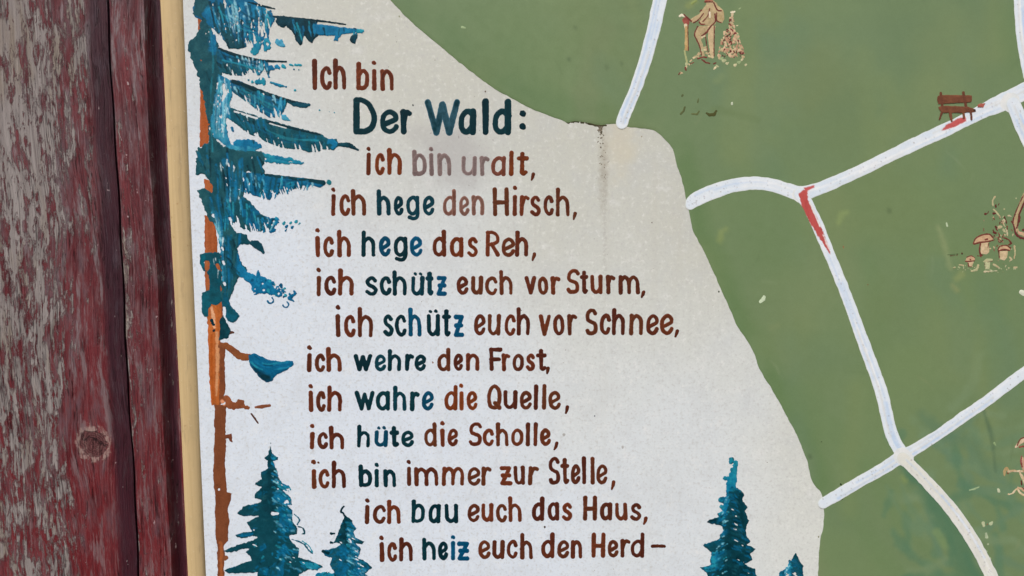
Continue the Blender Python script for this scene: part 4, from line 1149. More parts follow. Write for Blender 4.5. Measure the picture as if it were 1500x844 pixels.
# sixth
G([(296, 205), (340, 236), (400, 300), (470, 318), (484, 336), (468, 356), (446, 396), (430, 366), (392, 384), (350, 372), (300, 330)], TBL, TDK, T=T5, rough=2)
for k in range(22): 
    x, y = R.uniform(390, 480), R.uniform(308, 380); S([(x, y, R.uniform(5, 10)), (x + R.uniform(-8, 8), y + R.uniform(2, 12), 4)], R.choice([TBL, TBL2, TTQ, TDK]), T=T5, rough=1.5)
for p in [(510, 345, 9), (525, 360, 8), (545, 342, 8), (556, 362, 7), (575, 336, 8), (590, 346, 6), (520, 380, 5)]: S([p, (p[0] + 6, p[1] - 6, p[2] * .6)], R.choice([TBL, TTQ]), T=T5, rough=1.6)
for p in [(430, 340, 5), (452, 352, 5), (410, 352, 4), (462, 332, 4), (540, 352, 4)]: fo.cut(q([p], *T5), rough=.8)
# short dark twigs
S([(272, 402, 10), (300, 412, 14), (326, 440, 12)], TDK, T=T5, rough=1)
S([(350, 442, 14), (378, 456, 20), (408, 490, 7)], TDK, (8, 58, 74), T=T5, rough=1.2)
# curly blue limb
G([(252, 545), (290, 540), (322, 590), (370, 612), (380, 582), (396, 612), (448, 634), (458, 668), (510, 692), (500, 716), (446, 712), (418, 700), (386, 704), (356, 716), (344, 660), (300, 625), (268, 600)], (8, 96, 138), TBL2, T=T5, rough=2.2)
for k in range(46):
    t_ = R.random(); x = 340 + 235 * t_; y = 622 + 95 * t_ + R.uniform(-26, 30)
    S([(x, y, R.uniform(4, 9)), (x + R.uniform(-10, 10), y + R.uniform(-4, 12), 4)], R.choice([TBL, TBL2, (6, 80, 116), TTQ]), T=T5, rough=1.5)
for cx, cy, rr_ in [(444, 738, 15), (522, 760, 15), (556, 702, 14), (486, 706, 12), (410, 690, 12)]:
    S([(cx + rr_ * math.cos(a), cy + rr_ * math.sin(a), 4.5) for a in (2.9, 2.2, 1.4, .6, -.2, -.9)], TBL, T=T5, rough=.9)
    fo.cut(q([(cx, cy - 3, 6)], *T5), rough=.8)
for k in range(9): 
    x, y = R.uniform(360, 560), R.uniform(640, 720); fo.cut(q([(x, y, R.uniform(2.5, 4.5))], *T5), rough=.8)
# knots of foliage round the trunk
G([(82, 505), (110, 492), (180, 490), (192, 540), (192, 620), (184, 700), (200, 742), (166, 760), (150, 740), (128, 742), (122, 800), (104, 830), (90, 800), (92, 720), (132, 690), (128, 620), (118, 590), (96, 588), (80, 545)], TDK, (10, 80, 96), T=T5, rough=1.4)
S([(100, 515, 10), (94, 560, 10)], (8, 96, 112), T=T5, only=True, soft=3)
for pts in [[(118, 545, 14), (116, 575, 12)], [(172, 555, 8), (178, 578, 7)]]: fo.cut(q(pts, *T5), rough=1.4)
G([(195, 700), (222, 700), (240, 770), (286, 816), (262, 850), (240, 850), (206, 800)], TDK, (8, 84, 110), T=T5)
G([(92, 30), (186, 0), (190, 80), (165, 96), (140, 90), (126, 110), (124, 148), (108, 158), (90, 130), (92, 80)], TDK, (14, 92, 108), T=T6, rough=1.4)
G([(190, 60), (226, 90), (286, 150), (252, 188), (226, 176), (214, 152), (196, 120)], TDK, (10, 88, 112), T=T6)
G([(182, 165), (200, 148), (226, 198), (240, 228), (228, 262), (180, 276), (184, 226)], TDK, TVD, T=T6)
fo.cut(q([(204, 110, 8), (210, 140, 7)], *T6), rough=1.4)
S([(142, 172, 7), (150, 195, 7)], TVD, T=T6, rough=1.2); S([(153, 226, 7)], TVD, T=T6, rough=1)
# the last green tuft on the brown branch
G([(328, 352), (360, 340), (384, 352), (430, 374), (500, 386), (560, 380), (566, 400), (530, 428), (468, 458), (454, 484), (430, 496), (400, 480), (362, 436), (340, 404)], (6, 84, 118), TBL, T=T6, rough=1.2)
G([(345, 400), (380, 430), (440, 456), (452, 484), (430, 496), (400, 480), (362, 436)], (6, 56, 78), TVD, T=T6, only=True, soft=4)
streaks(fo, R, q([(350, 368, 1), (420, 410, 1), (540, 396, 1)], *T6), 10, 7, [TTQ, TBL2, (4, 60, 90)])
# hanging twigs dabbed along the limbs
def twigs(top, bot, n, cols, T, hang=.25, w=(2.2, 6.0), only_share=.55):
    tp, bt = spline(top, 8), spline(bot, 8)
    for k in range(n):
        u = R.random()
        a = tp[int(u * (len(tp) - 1))]; b = bt[int(u * (len(bt) - 1))]
        s0 = R.uniform(0, .6); s1 = R.uniform(s0 + .2, 1 + hang)
        lean = R.uniform(-4, 16)
        p0 = (a[0] + (b[0] - a[0]) * s0, a[1] + (b[1] - a[1]) * s0); p1 = (a[0] + (b[0] - a[0]) * s1 + lean, a[1] + (b[1] - a[1]) * s1)
        r0 = R.uniform(*w)
        fo.add(q([p0 + (r0,), ((p0[0] + p1[0]) / 2 + 2, (p0[1] + p1[1]) / 2, r0 * .9), p1 + (r0 * .35,)], *T), R.choice(cols), rough=.9, scale=3, only=R.random() < only_share, soft=1.0, strength=.85)
MIXB = [TBL, TBL2, (6, 80, 116), TTQ, (6, 70, 96), TDK, TDK, TVD, (70, 158, 186), (130, 190, 206)]
MIXD = [TDK, TDK2, TVD, (10, 84, 110), (14, 96, 120), TBL]
twigs([(330, 14), (400, 34), (460, 56)], [(330, 180), (400, 150), (455, 110)], 40, MIXB, T4)
twigs([(130, 0), (220, 0), (330, 5)], [(160, 140), (240, 210), (340, 230)], 60, MIXB, T4, hang=.1, w=(3, 8))
twigs([(560, 100), (700, 116), (900, 150)], [(580, 200), (690, 180), (900, 176)], 30, [TVD, (8, 58, 76), TBL, TBL2, TTQ], T4, w=(2, 5), only_share=.8)
twigs([(190, 258), (300, 294), (430, 318)], [(200, 370), (320, 380), (430, 380)], 40, MIXB, T4)
twigs([(250, 418), (400, 475), (560, 520)], [(270, 490), (400, 580), (540, 560)], 46, MIXB + [TDK, TVD], T4, hang=.12, only_share=.75)
twigs([(200, 556), (440, 622), (760, 730)], [(240, 620), (450, 740), (740, 766)], 70, MIXD, T4, hang=.14, only_share=.7)
twigs([(70, 780), (200, 760), (400, 800)], [(90, 860), (200, 1000), (420, 880)], 40, MIXD, T4, hang=.1, w=(3, 7))
twigs([(300, 80), (480, 98), (690, 130)], [(310, 180), (440, 215), (680, 156)], 60, MIXB + [TVD], T5, hang=.12, only_share=.7)
twigs([(290, 210), (380, 290), (480, 330)], [(290, 330), (380, 380), (450, 380)], 34, MIXB, T5, hang=.1)
twigs([(120, 190), (200, 190), (270, 240)], [(150, 320), (210, 400), (250, 340)], 36, MIXD + [TBL, TTQ], T5, hang=.1, w=(3, 7), only_share=.8)
twigs([(200, 400), (250, 400), (300, 400)], [(210, 700), (230, 700), (270, 600)], 36, MIXD + [TBL], T5, hang=.05, w=(3, 7), only_share=.85)
twigs([(180, 400), (205, 420), (240, 420)], [(150, 680), (180, 720), (230, 690)], 40, [TBL, TTQ, (96, 176, 200), (150, 204, 216), (30, 120, 160)], T4, hang=.05, w=(2, 5), only_share=.9)
for k in range(80):          # pale, nearly dry bristle marks
    bx = R.choice([(150, 10, 440, 150), (150, 400, 240, 690), (150, 400, 240, 690), (200, 260, 420, 380), (300, 470, 520, 590), (180, 820, 300, 1100), (280, 880, 420, 1000), (150, 1110, 210, 1400)])
    x, y = R.uniform(bx[0], bx[2]), R.uniform(bx[1], bx[3]); L_ = R.uniform(14, 60); le = R.uniform(-6, 10)
    fo.add(q([(x, y, R.uniform(.8, 2)), (x + le * .5, y + L_ * .5, R.uniform(1.6, 4)), (x + le, y + L_, .8)], *T4), R.choice([(160, 204, 216), (196, 220, 226), (96, 176, 200), (60, 160, 180)]), rough=.9, scale=3, only=True, soft=1.0, strength=R.uniform(.5, .95))
for k in range(60):          # loaded dark strokes over the blue
    bx = R.choice([(110, 90, 330, 240), (100, 250, 260, 390), (250, 420, 420, 560), (230, 570, 700, 760), (90, 760, 400, 900), (130, 990, 260, 1180), (200, 1200, 270, 1400)])
    x, y = R.uniform(bx[0], bx[2]), R.uniform(bx[1], bx[3]); L_ = R.uniform(20, 70); le = R.uniform(0, 34)
    fo.add(q([(x, y, R.uniform(2, 5)), (x + le * .6, y + L_ * .5, R.uniform(4, 9)), (x + le, y + L_, 1)], *T4), R.choice([TDK, (16, 66, 78), TVD]), rough=1.2, scale=3, only=True, soft=1.2, strength=.85)
for path, n in [([(330, 250), (400, 170), (460, 110)], 12), ([(230, 392), (330, 390), (440, 400)], 12), ([(300, 520), (400, 590), (500, 600)], 11), ([(330, 690), (450, 752), (620, 784), (740, 776)], 18), ([(310, 1000), (440, 1030), (620, 980)], 12), ([(280, 1150), (360, 1200), (450, 1200)], 9)]:
    pp = spline(path, 8)         # gaps between hanging twigs bite into the lower edge
    for k in range(n):
        a = R.choice(pp); h_ = R.uniform(16, 54)
        fo.cut(q([(a[0] + R.uniform(-4, 4), a[1] + 12, R.uniform(4, 8)), (a[0] - h_ * .12, a[1] - h_ * .5, R.uniform(2.5, 4.5)), (a[0] - h_ * .3, a[1] - h_, .8)], *T4), rough=.9)
for k in range(46):          # slits where the white shows between the twigs
    x, y = R.choice([(R.uniform(150, 440), R.uniform(20, 240)), (R.uniform(160, 230), R.uniform(400, 700)), (R.uniform(200, 420), R.uniform(300, 385)), (R.uniform(180, 420), R.uniform(800, 1000))])
    L_ = R.uniform(6, 26); fo.cut(q([(x, y, R.uniform(1, 2.6)), (x + R.uniform(-3, 6), y + L_ / 2, R.uniform(2, 4.2)), (x + R.uniform(-4, 8), y + L_, 1)], *T4), rough=.8)
# bristle marks over the whole crown
for path, n, w_ in [([(120, 60), (150, 300), (140, 500), (150, 780)], 16, 10), ([(200, 40), (300, 120), (380, 150)], 18, 14), ([(200, 300), (380, 345)], 8, 7), ([(290, 470), (460, 560)], 10, 9), ([(260, 600), (500, 720), (690, 740)], 10, 8)]:
    streaks(fo, R, q([(a, b, 1) for a, b in path], *T4), n, w_, [(10, 100, 140), TTQ, TDK2, (6, 62, 80)], strength=.6)
for k in range(40):          # tiny holidays in the paint
    x, y = R.uniform(110, 460), R.uniform(10, 250)
    fo.cut(q([(x, y, R.uniform(1.8, 4.5)), (x + R.uniform(-3, 3), y + R.uniform(2, 9), 1.5)], *T4), rough=.8)
for k in range(14):
    x, y = R.uniform(110, 700), R.uniform(300, 760)
    fo.cut(q([(x, y, R.uniform(1.5, 3.2))], *T4), rough=.8)
fo.build('foliage', M_leaf, tall, 0.22, 0.16, 2.0)

# --- spruce in the lower left
def small_tree(label, seed, box, T, dark, blue, cuts, extra):
    g = group('painted_spruce', label)
    pt = Paint(*box, 0.75)
    R = random.Random(seed)
    pt.k = seed * 50
    for p in dark: pt.add(q(p, *T), TDK if p is not dark[0] or seed < 3 else TDK, poly=True, rough=1.3, scale=3.5, color2=(10, 62, 74), vscale=(9, 11))
    for p, c1, c2 in blue: pt.add(q(p, *T), c1, poly=True, rough=1.8, scale=3, color2=c2, vscale=(5, 6))
    for fn in extra: fn(pt, R)
    for k, p in enumerate(cuts):
        if k % 2 == 0 and len(p) > 1: pt.cut(q(p, *T), rough=1.0)
    xs = [v[0] for v in dark[0]]; ys = [v[1] for v in dark[0] if v[1] < 900]
    for k in range(150):     # overlapping boughs, stroked outwards and down from the stem
        y = R.uniform(min(ys) + 30, 860); cx = (min(xs) + max(xs)) / 2 if seed > 2 else (402 if seed == 1 else 815)
        hw = (y - min(ys)) * .42
        sd_ = R.choice([-1, 1, 1]); x = cx + sd_ * R.uniform(.1, .8) * hw; l = R.uniform(16, 46)
        c = R.choice([TBL, (8, 84, 112), TTQ, TBL2, (96, 168, 190), TDK] if seed < 3 else [(8, 84, 112), (14, 92, 120), TDK, TVD]) if sd_ * (1 if seed < 3 else -1) > 0 else R.choice([TDK, TDK2, TVD, (10, 76, 92)])
        pt.add(q([(x, y, R.uniform(2, 5)), (x + sd_ * l * .6, y + l * .18, R.uniform(3, 7)), (x + sd_ * l, y + l * .55, 1.5)], *T), c, only=True, rough=1.3, soft=1.6, strength=.8, scale=3, color2=R.choice([TDK, TBL]), vscale=(4, 4))
    side = 1 if seed < 3 else -1
    for k in range(70):
        y = R.uniform(min(ys) + 60, 860); cx = (min(xs) + max(xs)) / 2 if seed > 2 else (402 if seed == 1 else 815)
        x = cx + side * R.uniform(.05, .8) * (y - min(ys)) * (.42 if seed < 3 else .26); l = R.uniform(5, 20)
        pt.add(q([(x, y, R.uniform(1.2, 3)), (x + side * l * .6, y + l * .3, R.uniform(2, 4)), (x + side * l, y + l * .8, 1)], *T), R.choice([TTQ, TBL2, (70, 160, 186), (130, 196, 210), (10, 110, 150)]), only=True, rough=1.2, soft=1.0, strength=.85, scale=3)
    for k in range(14):      # slits between the boughs
        y = R.uniform(min(ys) + 120, 850); cx = (min(xs) + max(xs)) / 2 if seed > 2 else (402 if seed == 1 else 815)
        x = cx + R.choice([-1, 1, 1]) * R.uniform(.35, .8) * (y - min(ys)) * (.42 if seed < 3 else .28); l = R.uniform(8, 24)
        pt.cut(q([(x, y, 1), (x + l * .5, y + l * .2, R.uniform(2, 4)), (x + l, y + l * .5, 1)], *T), rough=.8)
    pt.build('foliage', M_leaf, g, 0.22, 0.16, 2.0)
    return g

dark2 = [[(392, 150), (400, 128), (408, 150), (410, 166), (444, 188), (440, 202), (416, 210), (426, 246), (440, 262), (442, 300), (470, 340), (470, 400), (480, 440), (520, 480), (520, 540), (548, 580), (545, 612), (500, 620), (520, 655), (556, 690), (552, 740), (620, 756), (688, 792), (660, 812), (610, 806), (560, 834), (540, 990),
          (300, 990), (328, 850), (330, 822), (300, 826), (220, 828), (160, 828), (148, 812), (200, 788), (296, 758), (284, 730), (264, 712), (292, 690), (260, 688), (210, 706), (160, 716), (142, 704), (200, 680), (290, 650), (330, 630), (300, 620), (250, 634), (214, 630), (206, 616), (250, 602), (296, 596), (286, 570), (268, 548), (300, 530), (338, 512),
          (290, 512), (240, 512), (218, 496), (250, 460), (300, 446), (346, 436), (350, 424), (312, 414), (316, 392), (350, 352), (312, 338), (352, 308), (346, 270), (384, 248), (388, 206), (366, 192), (386, 176)]]
blue2 = [([(420, 310), (446, 312), (480, 340), (508, 352), (490, 366), (504, 376), (480, 374), (440, 350)], TBL, TTQ),
         ([(416, 380), (470, 376), (510, 408), (508, 450), (470, 450), (436, 446), (404, 452), (414, 420)], TBL, TBL2),
         ([(316, 390), (340, 372), (360, 372), (352, 410), (330, 412)], TBL, TDK),
         ([(440, 460), (500, 470), (524, 500), (512, 540), (540, 585), (520, 600), (470, 610), (440, 590), (450, 530)], TBL, TDK),
         ([(340, 680), (372, 660), (380, 690), (340, 712)], TBL, TDK),
         ([(440, 700), (480, 660), (500, 690), (480, 760), (470, 850), (380, 840), (330, 830), (340, 800), (400, 790), (440, 760)], TBL, TDK),
         ([(560, 760), (640, 770), (684, 794), (650, 808), (600, 800)], TBL, TTQ),
         ([(210, 616), (260, 604), (310, 606), (300, 618), (240, 630)], TDK, TBL)]
def loops2(pt, R):
    for p in [[(530, 500, 3), (560, 530, 4), (548, 560, 3)], [(552, 570, 3), (580, 580, 3), (588, 606, 4), (572, 610, 3)], [(520, 640, 3), (580, 664, 4), (610, 700, 4), (634, 720, 3)], [(575, 650, 2.5), (612, 676, 3.5), (634, 714, 3)], [(470, 380, 3), (508, 410, 3.5), (514, 450, 3)], [(480, 340, 3), (504, 352, 4), (510, 366, 2.5)]]:
        pt.add(q(spline(p, 4), *T7), R.choice([(16, 90, 112), TTQ, TDK]), rough=.8, scale=3)
    pt.add(q([(402, 110, 3)], *T7), TDK)
    for k in range(36):
        x, y = R.uniform(300, 560), R.uniform(320, 840)
        pt.add(q([(x, y, R.uniform(3, 7)), (x + R.uniform(-14, 14), y + R.uniform(0, 16), 3)], *T7), R.choice([TBL, TBL2, TTQ, TVD, TDK]), only=True, rough=1.4, soft=1.5, strength=.7, scale=3)
    pt.add(q(spline([(405, 180, 16), (405, 300, 26), (395, 400, 32), (390, 470, 30)], 4), *T7), TVD, only=True, rough=3, soft=6, strength=.8, color2=(10, 60, 72))
small_tree('wide teal spruce with spread branches at the lower left beside the brown trunk', 1, (318, 645, 478, 900), T7, dark2, blue2,
           [[(397, 155, 6)], [(434, 338, 7)], [(412, 498, 9), (440, 498, 7)], [(404, 738, 7)], [(446, 740, 6)], [(450, 796, 9), (460, 800, 6)], [(490, 432, 9), (480, 440, 6)], [(458, 606, 7)], [(498, 716, 6)], [(378, 690, 5)], [(352, 700, 4)], [(580, 688, 10), (600, 705, 8)]], [loops2])

dark3 = [[(810, 512), (822, 514), (850, 538), (856, 560), (878, 578), (858, 600), (870, 630), (918, 652), (906, 668), (872, 664), (896, 690), (894, 718), (880, 740), (938, 770), (960, 798), (936, 812), (922, 832), (950, 848), (960, 990), (640, 990), (740, 850), (752, 820), (728, 780), (742, 740), (700, 726), (688, 706), (760, 690), (792, 668), (766, 658), (744, 664), (770, 622), (790, 560)]]
blue3 = [([(690, 704), (770, 684), (800, 660), (826, 690), (880, 700), (890, 716), (860, 740), (930, 770), (952, 800), (920, 816), (900, 850), (840, 840), (760, 850), (752, 818), (730, 780), (744, 744), (700, 728)], TBL, TDK),
         ([(650, 830), (700, 816), (750, 830), (740, 900), (640, 900)], TTQ, TBL)]
def ex3(pt, R):
    pt.add(q(spline([(806, 458, 4), (796, 468, 4), (790, 486, 7), (802, 498, 6), (816, 520, 6)], 4), *T7), TVD, rough=.9, scale=3)
    for p in [[(736, 610, 7), (752, 608, 6)], [(734, 656, 7), (744, 660, 6)], [(690, 706, 8), (720, 716, 8)]]: pt.add(q(p, *T7), TVD, rough=1.2)
    for k in range(30):
        x, y = R.uniform(720, 940), R.uniform(690, 860)
        pt.add(q([(x, y, R.uniform(3, 9)), (x + R.uniform(-12, 16), y + R.uniform(2, 12), 4)], *T7), R.choice([TBL, TBL2, TTQ, TVD, (40, 130, 170)]), only=True, rough=1.6, soft=1.5, strength=.75, scale=3)
    pt.add(q([(820, 560, 34), (810, 620, 40)], *T7), TVD, only=True, rough=3, soft=8, strength=.8)
small_tree('smaller teal spruce with a hooked tip left of the two lowest verse lines', 2, (456, 736, 552, 900), T7, dark3, blue3,
           [[(836, 640, 6), (846, 656, 5)], [(770, 712, 6)], [(780, 745, 8)], [(850, 716, 5), (866, 722, 4)], [(742, 762, 6)], [(862, 770, 7)], [(720, 690, 5)], [(900, 744, 4)], [(812, 796, 5)]], [ex3])

T8 = (980, 640, 4.138)
dark4 = [[(372, 300), (400, 318), (412, 308), (436, 326), (456, 354), (440, 380), (478, 426), (460, 450), (486, 508), (470, 530), (466, 600), (496, 630), (470, 652), (522, 678), (490, 710), (508, 746), (452, 770), (520, 800), (530, 850), (540, 990), (180, 990), (232, 844), (225, 822), (188, 792), (250, 778), (256, 700), (206, 656), (306, 618), (308, 590), (332, 570), (322, 540), (216, 516), (300, 484), (288, 464), (330, 454), (308, 426), (332, 410), (298, 382), (348, 360), (352, 320)],
         [(366, 126), (390, 124), (394, 150), (380, 166), (364, 150)]]
blue4 = [([(396, 148), (416, 150), (412, 200), (410, 260), (404, 310), (436, 326), (420, 360), (370, 360), (350, 372), (346, 300), (350, 270), (330, 252), (362, 236), (378, 200)], (10, 108, 146), TTQ),
         ([(298, 382), (350, 356), (368, 380), (350, 450), (330, 470), (310, 480), (290, 462), (330, 452), (308, 424), (332, 408)], TBL, TTQ),
         ([(332, 570), (370, 552), (376, 580), (340, 600), (310, 604)], TBL, TDK), ([(210, 652), (300, 622), (312, 650), (230, 664)], (10, 84, 106), TDK),
         ([(258, 700), (320, 690), (380, 680), (376, 720), (330, 760), (350, 790), (280, 810), (232, 820), (188, 794), (250, 780)], TBL, TTQ)]
def ex4(pt, R):
    for p in [[(378, 140, 14), (372, 156, 10)], [(385, 200, 14)], [(340, 252, 12)], [(316, 382, 16), (330, 376, 12)], [(318, 425, 14)], [(404, 152, 8), (408, 175, 9), (402, 220, 8)]]:
        pt.add(q(p, *T8), R.choice([(18, 92, 116), (10, 80, 110)]), rough=1.4, scale=3, color2=TTQ)
    for k in range(24):
        x, y = R.uniform(260, 400), R.uniform(280, 820)
        pt.add(q([(x, y, R.uniform(3, 8)), (x + R.uniform(-12, 12), y + R.uniform(0, 14), 3)], *T8), R.choice([TBL, TTQ, TVD, TDK]), only=True, rough=1.4, soft=1.5, strength=.7, scale=3)
    pt.add(q(spline([(410, 350, 36), (420, 480, 44), (410, 600, 70), (410, 730, 90), (390, 830, 110)], 4), *T8), TVD, only=True, rough=4, soft=10, strength=.9, color2=(8, 58, 68))
    pt.add(q([(230, 510, 9), (300, 508, 12)], *T8), TVD, only=True, rough=1, soft=3)
small_tree('narrow dark teal spruce at the bottom right of the white field', 3, (1018, 660, 1118, 900), T8, dark4, blue4,
           [[(372, 178, 6)], [(368, 265, 6), (366, 290, 5)], [(392, 236, 5)], [(404, 290, 5)], [(320, 404, 6)], [(358, 566, 8), (350, 572, 6)], [(318, 726, 10)], [(360, 706, 5)], [(330, 780, 5)]], [ex4])
dark5 = [[(758, 716), (768, 700), (778, 720), (790, 746), (812, 780), (812, 830), (830, 990), (640, 990), (668, 850), (672, 820), (700, 800), (722, 786), (726, 744), (742, 752)]]
blue5 = [([(668, 826), (720, 786), (724, 744), (742, 752), (750, 790), (740, 850), (730, 930), (650, 930)], TTQ, TBL)]
small_tree('tip of a small teal spruce at the bottom edge beside the green field', 4, (1128, 800, 1190, 900), T8, dark5, blue5, [[(735, 744, 4)], [(716, 818, 10), (708, 836, 8)]], [])

# ------------------------------------------------------------------ little pictures on the green
BEI = (188, 168, 130); BEI2 = (170, 150, 112); OX = (96, 48, 44); OX2 = (122, 62, 54); PG = (176, 180, 138)
H1 = (960, 0, 4.69)
hk = group('painted_hiker', 'small beige hiker with a rucksack and a walking stick')
pt = Paint(985, -20, 1068, 118, 0.55)
A = lambda pts, c, c2=None, poly=False, rough=.45, **k: pt.add(q(pts, *H1), c, poly=poly, rough=rough, scale=2.4, color2=c2, vscale=(4, 4), **k)
A([(335, -60), (390, -60), (394, 12), (338, 20)], (150, 52, 52), (176, 120, 92), True)
A([(350, 10), (400, 4), (425, 30), (424, 100), (412, 168), (380, 178), (306, 172), (300, 150), (338, 110), (348, 60)], BEI, BEI2, True)
A([(408, 24), (440, 50), (468, 74), (474, 130), (460, 158), (424, 142), (414, 90)], BEI, (170, 150, 104), True)
A([(360, 50, 20), (318, 108, 19), (258, 142, 17)], BEI, BEI2)
A([(300, 178), (362, 182), (346, 240), (322, 268), (296, 278), (268, 248), (280, 205)], BEI, BEI2, True)
A([(288, 262, 15), (312, 310, 14), (328, 382, 10)], BEI, BEI2)
A([(358, 178), (412, 178), (402, 290), (400, 396), (380, 398), (362, 270)], BEI, (206, 180, 142), True)
A([(205, 140, 20), (215, 155, 20)], (160, 88, 76), OX2)
A([(166, 112, 7), (180, 104, 9), (202, 112, 7)], (224, 216, 190))
A([(208, 175, 12), (212, 200, 10)], (214, 200, 168))
A([(212, 190, 9), (214, 260, 12), (212, 340, 11)], (182, 146, 96), (196, 170, 120))
A([(200, 350, 5), (210, 400, 7), (218, 440, 5)], (168, 172, 122))
for s in [[(400, 20, 4), (424, 70, 5), (452, 76, 5)], [(372, 60, 4), (360, 110, 4), (326, 150, 4)], [(330, 96, 4), (296, 136, 4), (262, 158, 5)], [(300, 152, 5), (312, 168, 5), (340, 168, 4)], [(408, 98, 5), (410, 150, 5), (378, 184, 5), (352, 222, 6), (318, 250, 7)],
          [(290, 182, 4), (268, 236, 4), (282, 272, 4), (304, 320, 4), (316, 378, 4)], [(404, 182, 4), (402, 300, 3.5), (402, 386, 3.5)], [(344, 250, 4), (354, 320, 4), (372, 390, 3)], [(420, 90, 4), (420, 140, 5), (452, 158, 3)], [(340, 14, 5), (390, 14, 5)], [(195, 100, 5), (212, 118, 6), (246, 146, 7)], [(304, 80, 4), (318, 70, 4)], [(222, 170, 3), (226, 350, 3)]]:
    A(spline(s, 3), OX, OX2)
A([(372, 86, 6), (374, 120, 5)], (222, 210, 184)); A([(320, 256, 6), (338, 248, 5)], (216, 198, 160))
for k in range(26):
    t_ = R.random(); x = 165 + 265 * t_; y = 500 - 160 * min(1, t_ * 1.55) + (120 * max(0, t_ - .64) / .36) + R.uniform(-14, 16)
    A([(x, y, R.uniform(4, 9)), (x + R.uniform(-4, 16), y + R.uniform(-16, 6), 4)], R.choice([BEI, BEI, PG, (210, 190, 150)]))
for p in [[(290, 404, 5), (330, 392, 6), (350, 396, 5)], [(320, 410, 5), (345, 430, 6), (372, 436, 5)], [(205, 466, 6), (210, 482, 5)], [(400, 440, 5), (415, 432, 5)], [(240, 440, 4), (262, 430, 4)], [(160, 512, 4), (170, 500, 4)]]: A(p, OX, OX2)
A([(410, 466, 8), (402, 476, 5)], (214, 200, 160))
pt.build('drawing', M_sketch, hk, 0.36, 0.08, 1.6)

ft = group('painted_fir', 'tiny beige and dark red fir tree beside the hiker')
pt = Paint(1040, 0, 1104, 112, 0.55)
A([(530, 84, 9), (528, 110, 7), (520, 160, 8), (514, 200, 9)], BEI, (220, 206, 176), rough=1)
A([(518, 86, 6), (545, 82, 5)], (226, 218, 190))
for k in range(110):
    t_ = R.random() ** .7; y = 110 + 285 * t_; w = 10 + 88 * t_
    x = 518 + R.uniform(-1, 1) * w
    A([(x, y, R.uniform(5, 11) * (.5 + .6 * t_)), (x + R.uniform(-10, 10), y + R.uniform(4, 18), 4)], R.choice([BEI, (190, 156, 124), (206, 178, 144), (176, 136, 110)]), rough=1)
for k in range(48):
    t_ = R.random() ** .8; y = 130 + 265 * t_; w = 8 + 86 * t_
    x = 518 + R.uniform(-1, 1) * w
    A([(x, y, R.uniform(3, 6)), (x + R.uniform(-9, 9), y + R.uniform(3, 14), 3)], R.choice([OX, OX2, (110, 44, 48), (84, 52, 44)]), rough=1)
for p in [(560, 178, 6), (575, 62, 7), (562, 240, 7), (620, 446, 8), (545, 450, 11), (470, 420, 14), (452, 405, 10), (490, 436, 9), (572, 430, 10), (590, 412, 8), (440, 340, 6), (566, 270, 6)]: A([p, (p[0] + 8, p[1] - 4, p[2] * .6)], R.choice([PG, (150, 168, 124), (196, 190, 150)]), rough=1)
pt.build('drawing', M_sketch, ft, 0.36, 0.08, 1.6)

bn = group('painted_bench', 'brown bench above a red stroke on the white trail')
H2 = (1340, 80, 5.275)
pt = Paint(1362, 128, 1450, 184, 0.6)
A = lambda pts, c, c2=None, poly=False, rough=.5, **k: pt.add(q(pts, *H2), c, poly=poly, rough=rough, scale=2.6, color2=c2, vscale=(6, 4), **k)
BB, BB2 = (120, 76, 54), (104, 64, 48)
A([(174, 322), (200, 312), (440, 316), (436, 368), (180, 384), (168, 350)], BB, BB2, True)
A([(198, 298, 9), (204, 360, 10), (212, 420, 9)], BB2); A([(372, 294, 10), (384, 360, 11), (396, 420, 10)], BB2)
A([(180, 404), (230, 396), (400, 402), (432, 412), (468, 426), (466, 444), (440, 446), (350, 452), (208, 450), (184, 424)], BB, BB2, True)
A([(206, 450, 10), (188, 500, 6)], BB2); A([(270, 450, 12), (282, 512, 7)], BB); A([(374, 450, 10), (376, 490, 8)], BB); A([(430, 440, 10), (436, 502, 8)], BB2)
A([(458, 432, 9)], (60, 40, 30))
A([(484, 388), (505, 380), (542, 376), (524, 410), (500, 408), (480, 410)], (150, 84, 70), (176, 100, 86), True)
pt.build('drawing', M_sketch, bn, 0.72, 0.10, 1.8)

H3 = (1370, 270, 5.623)
def mushroom(label, cap, stem_, cap_c, marks):
    g = group('painted_mushroom', label)
    global pt
    pt = Paint(1405, 335, 1490, 400, 0.5)
    A = lambda pts, c, c2=None, poly=False, rough=.4, **k: pt.add(q(pts, *H3), c, poly=poly, rough=rough, scale=2.2, color2=c2, vscale=(4, 4), **k)
    dark = cap_c != PG
    A(stem_, BEI if dark else PG, (210, 186, 152) if dark else (190, 190, 150), True)
    A(cap, (184, 150, 118) if dark else cap_c, (200, 166, 130) if dark else (184, 176, 136), True)
    for m in marks: A(spline(m, 3), OX if dark else (120, 110, 84), OX2 if dark else (110, 96, 76))
    pt.build('drawing', M_sketch, g, 0.36, 0.08, 1.6)
mushroom('largest painted mushroom, wide beige cap outlined in dark red', [(314, 486), (330, 450), (380, 420), (440, 414), (472, 436), (476, 458), (420, 474), (372, 476), (332, 496)], [(372, 486), (438, 478), (444, 560), (420, 578), (374, 572)], BEI,
         [[(312, 488, 5), (330, 448, 6), (384, 418, 6), (442, 412, 6), (474, 440, 6)], [(318, 494, 6), (360, 480, 7), (420, 474, 6), (474, 462, 5)], [(372, 484, 6), (362, 540, 6), (374, 582, 8), (390, 584, 5)], [(410, 456, 7), (426, 452, 7)], [(440, 484, 4), (432, 520, 3)], [(366, 590, 5), (376, 598, 4)]])
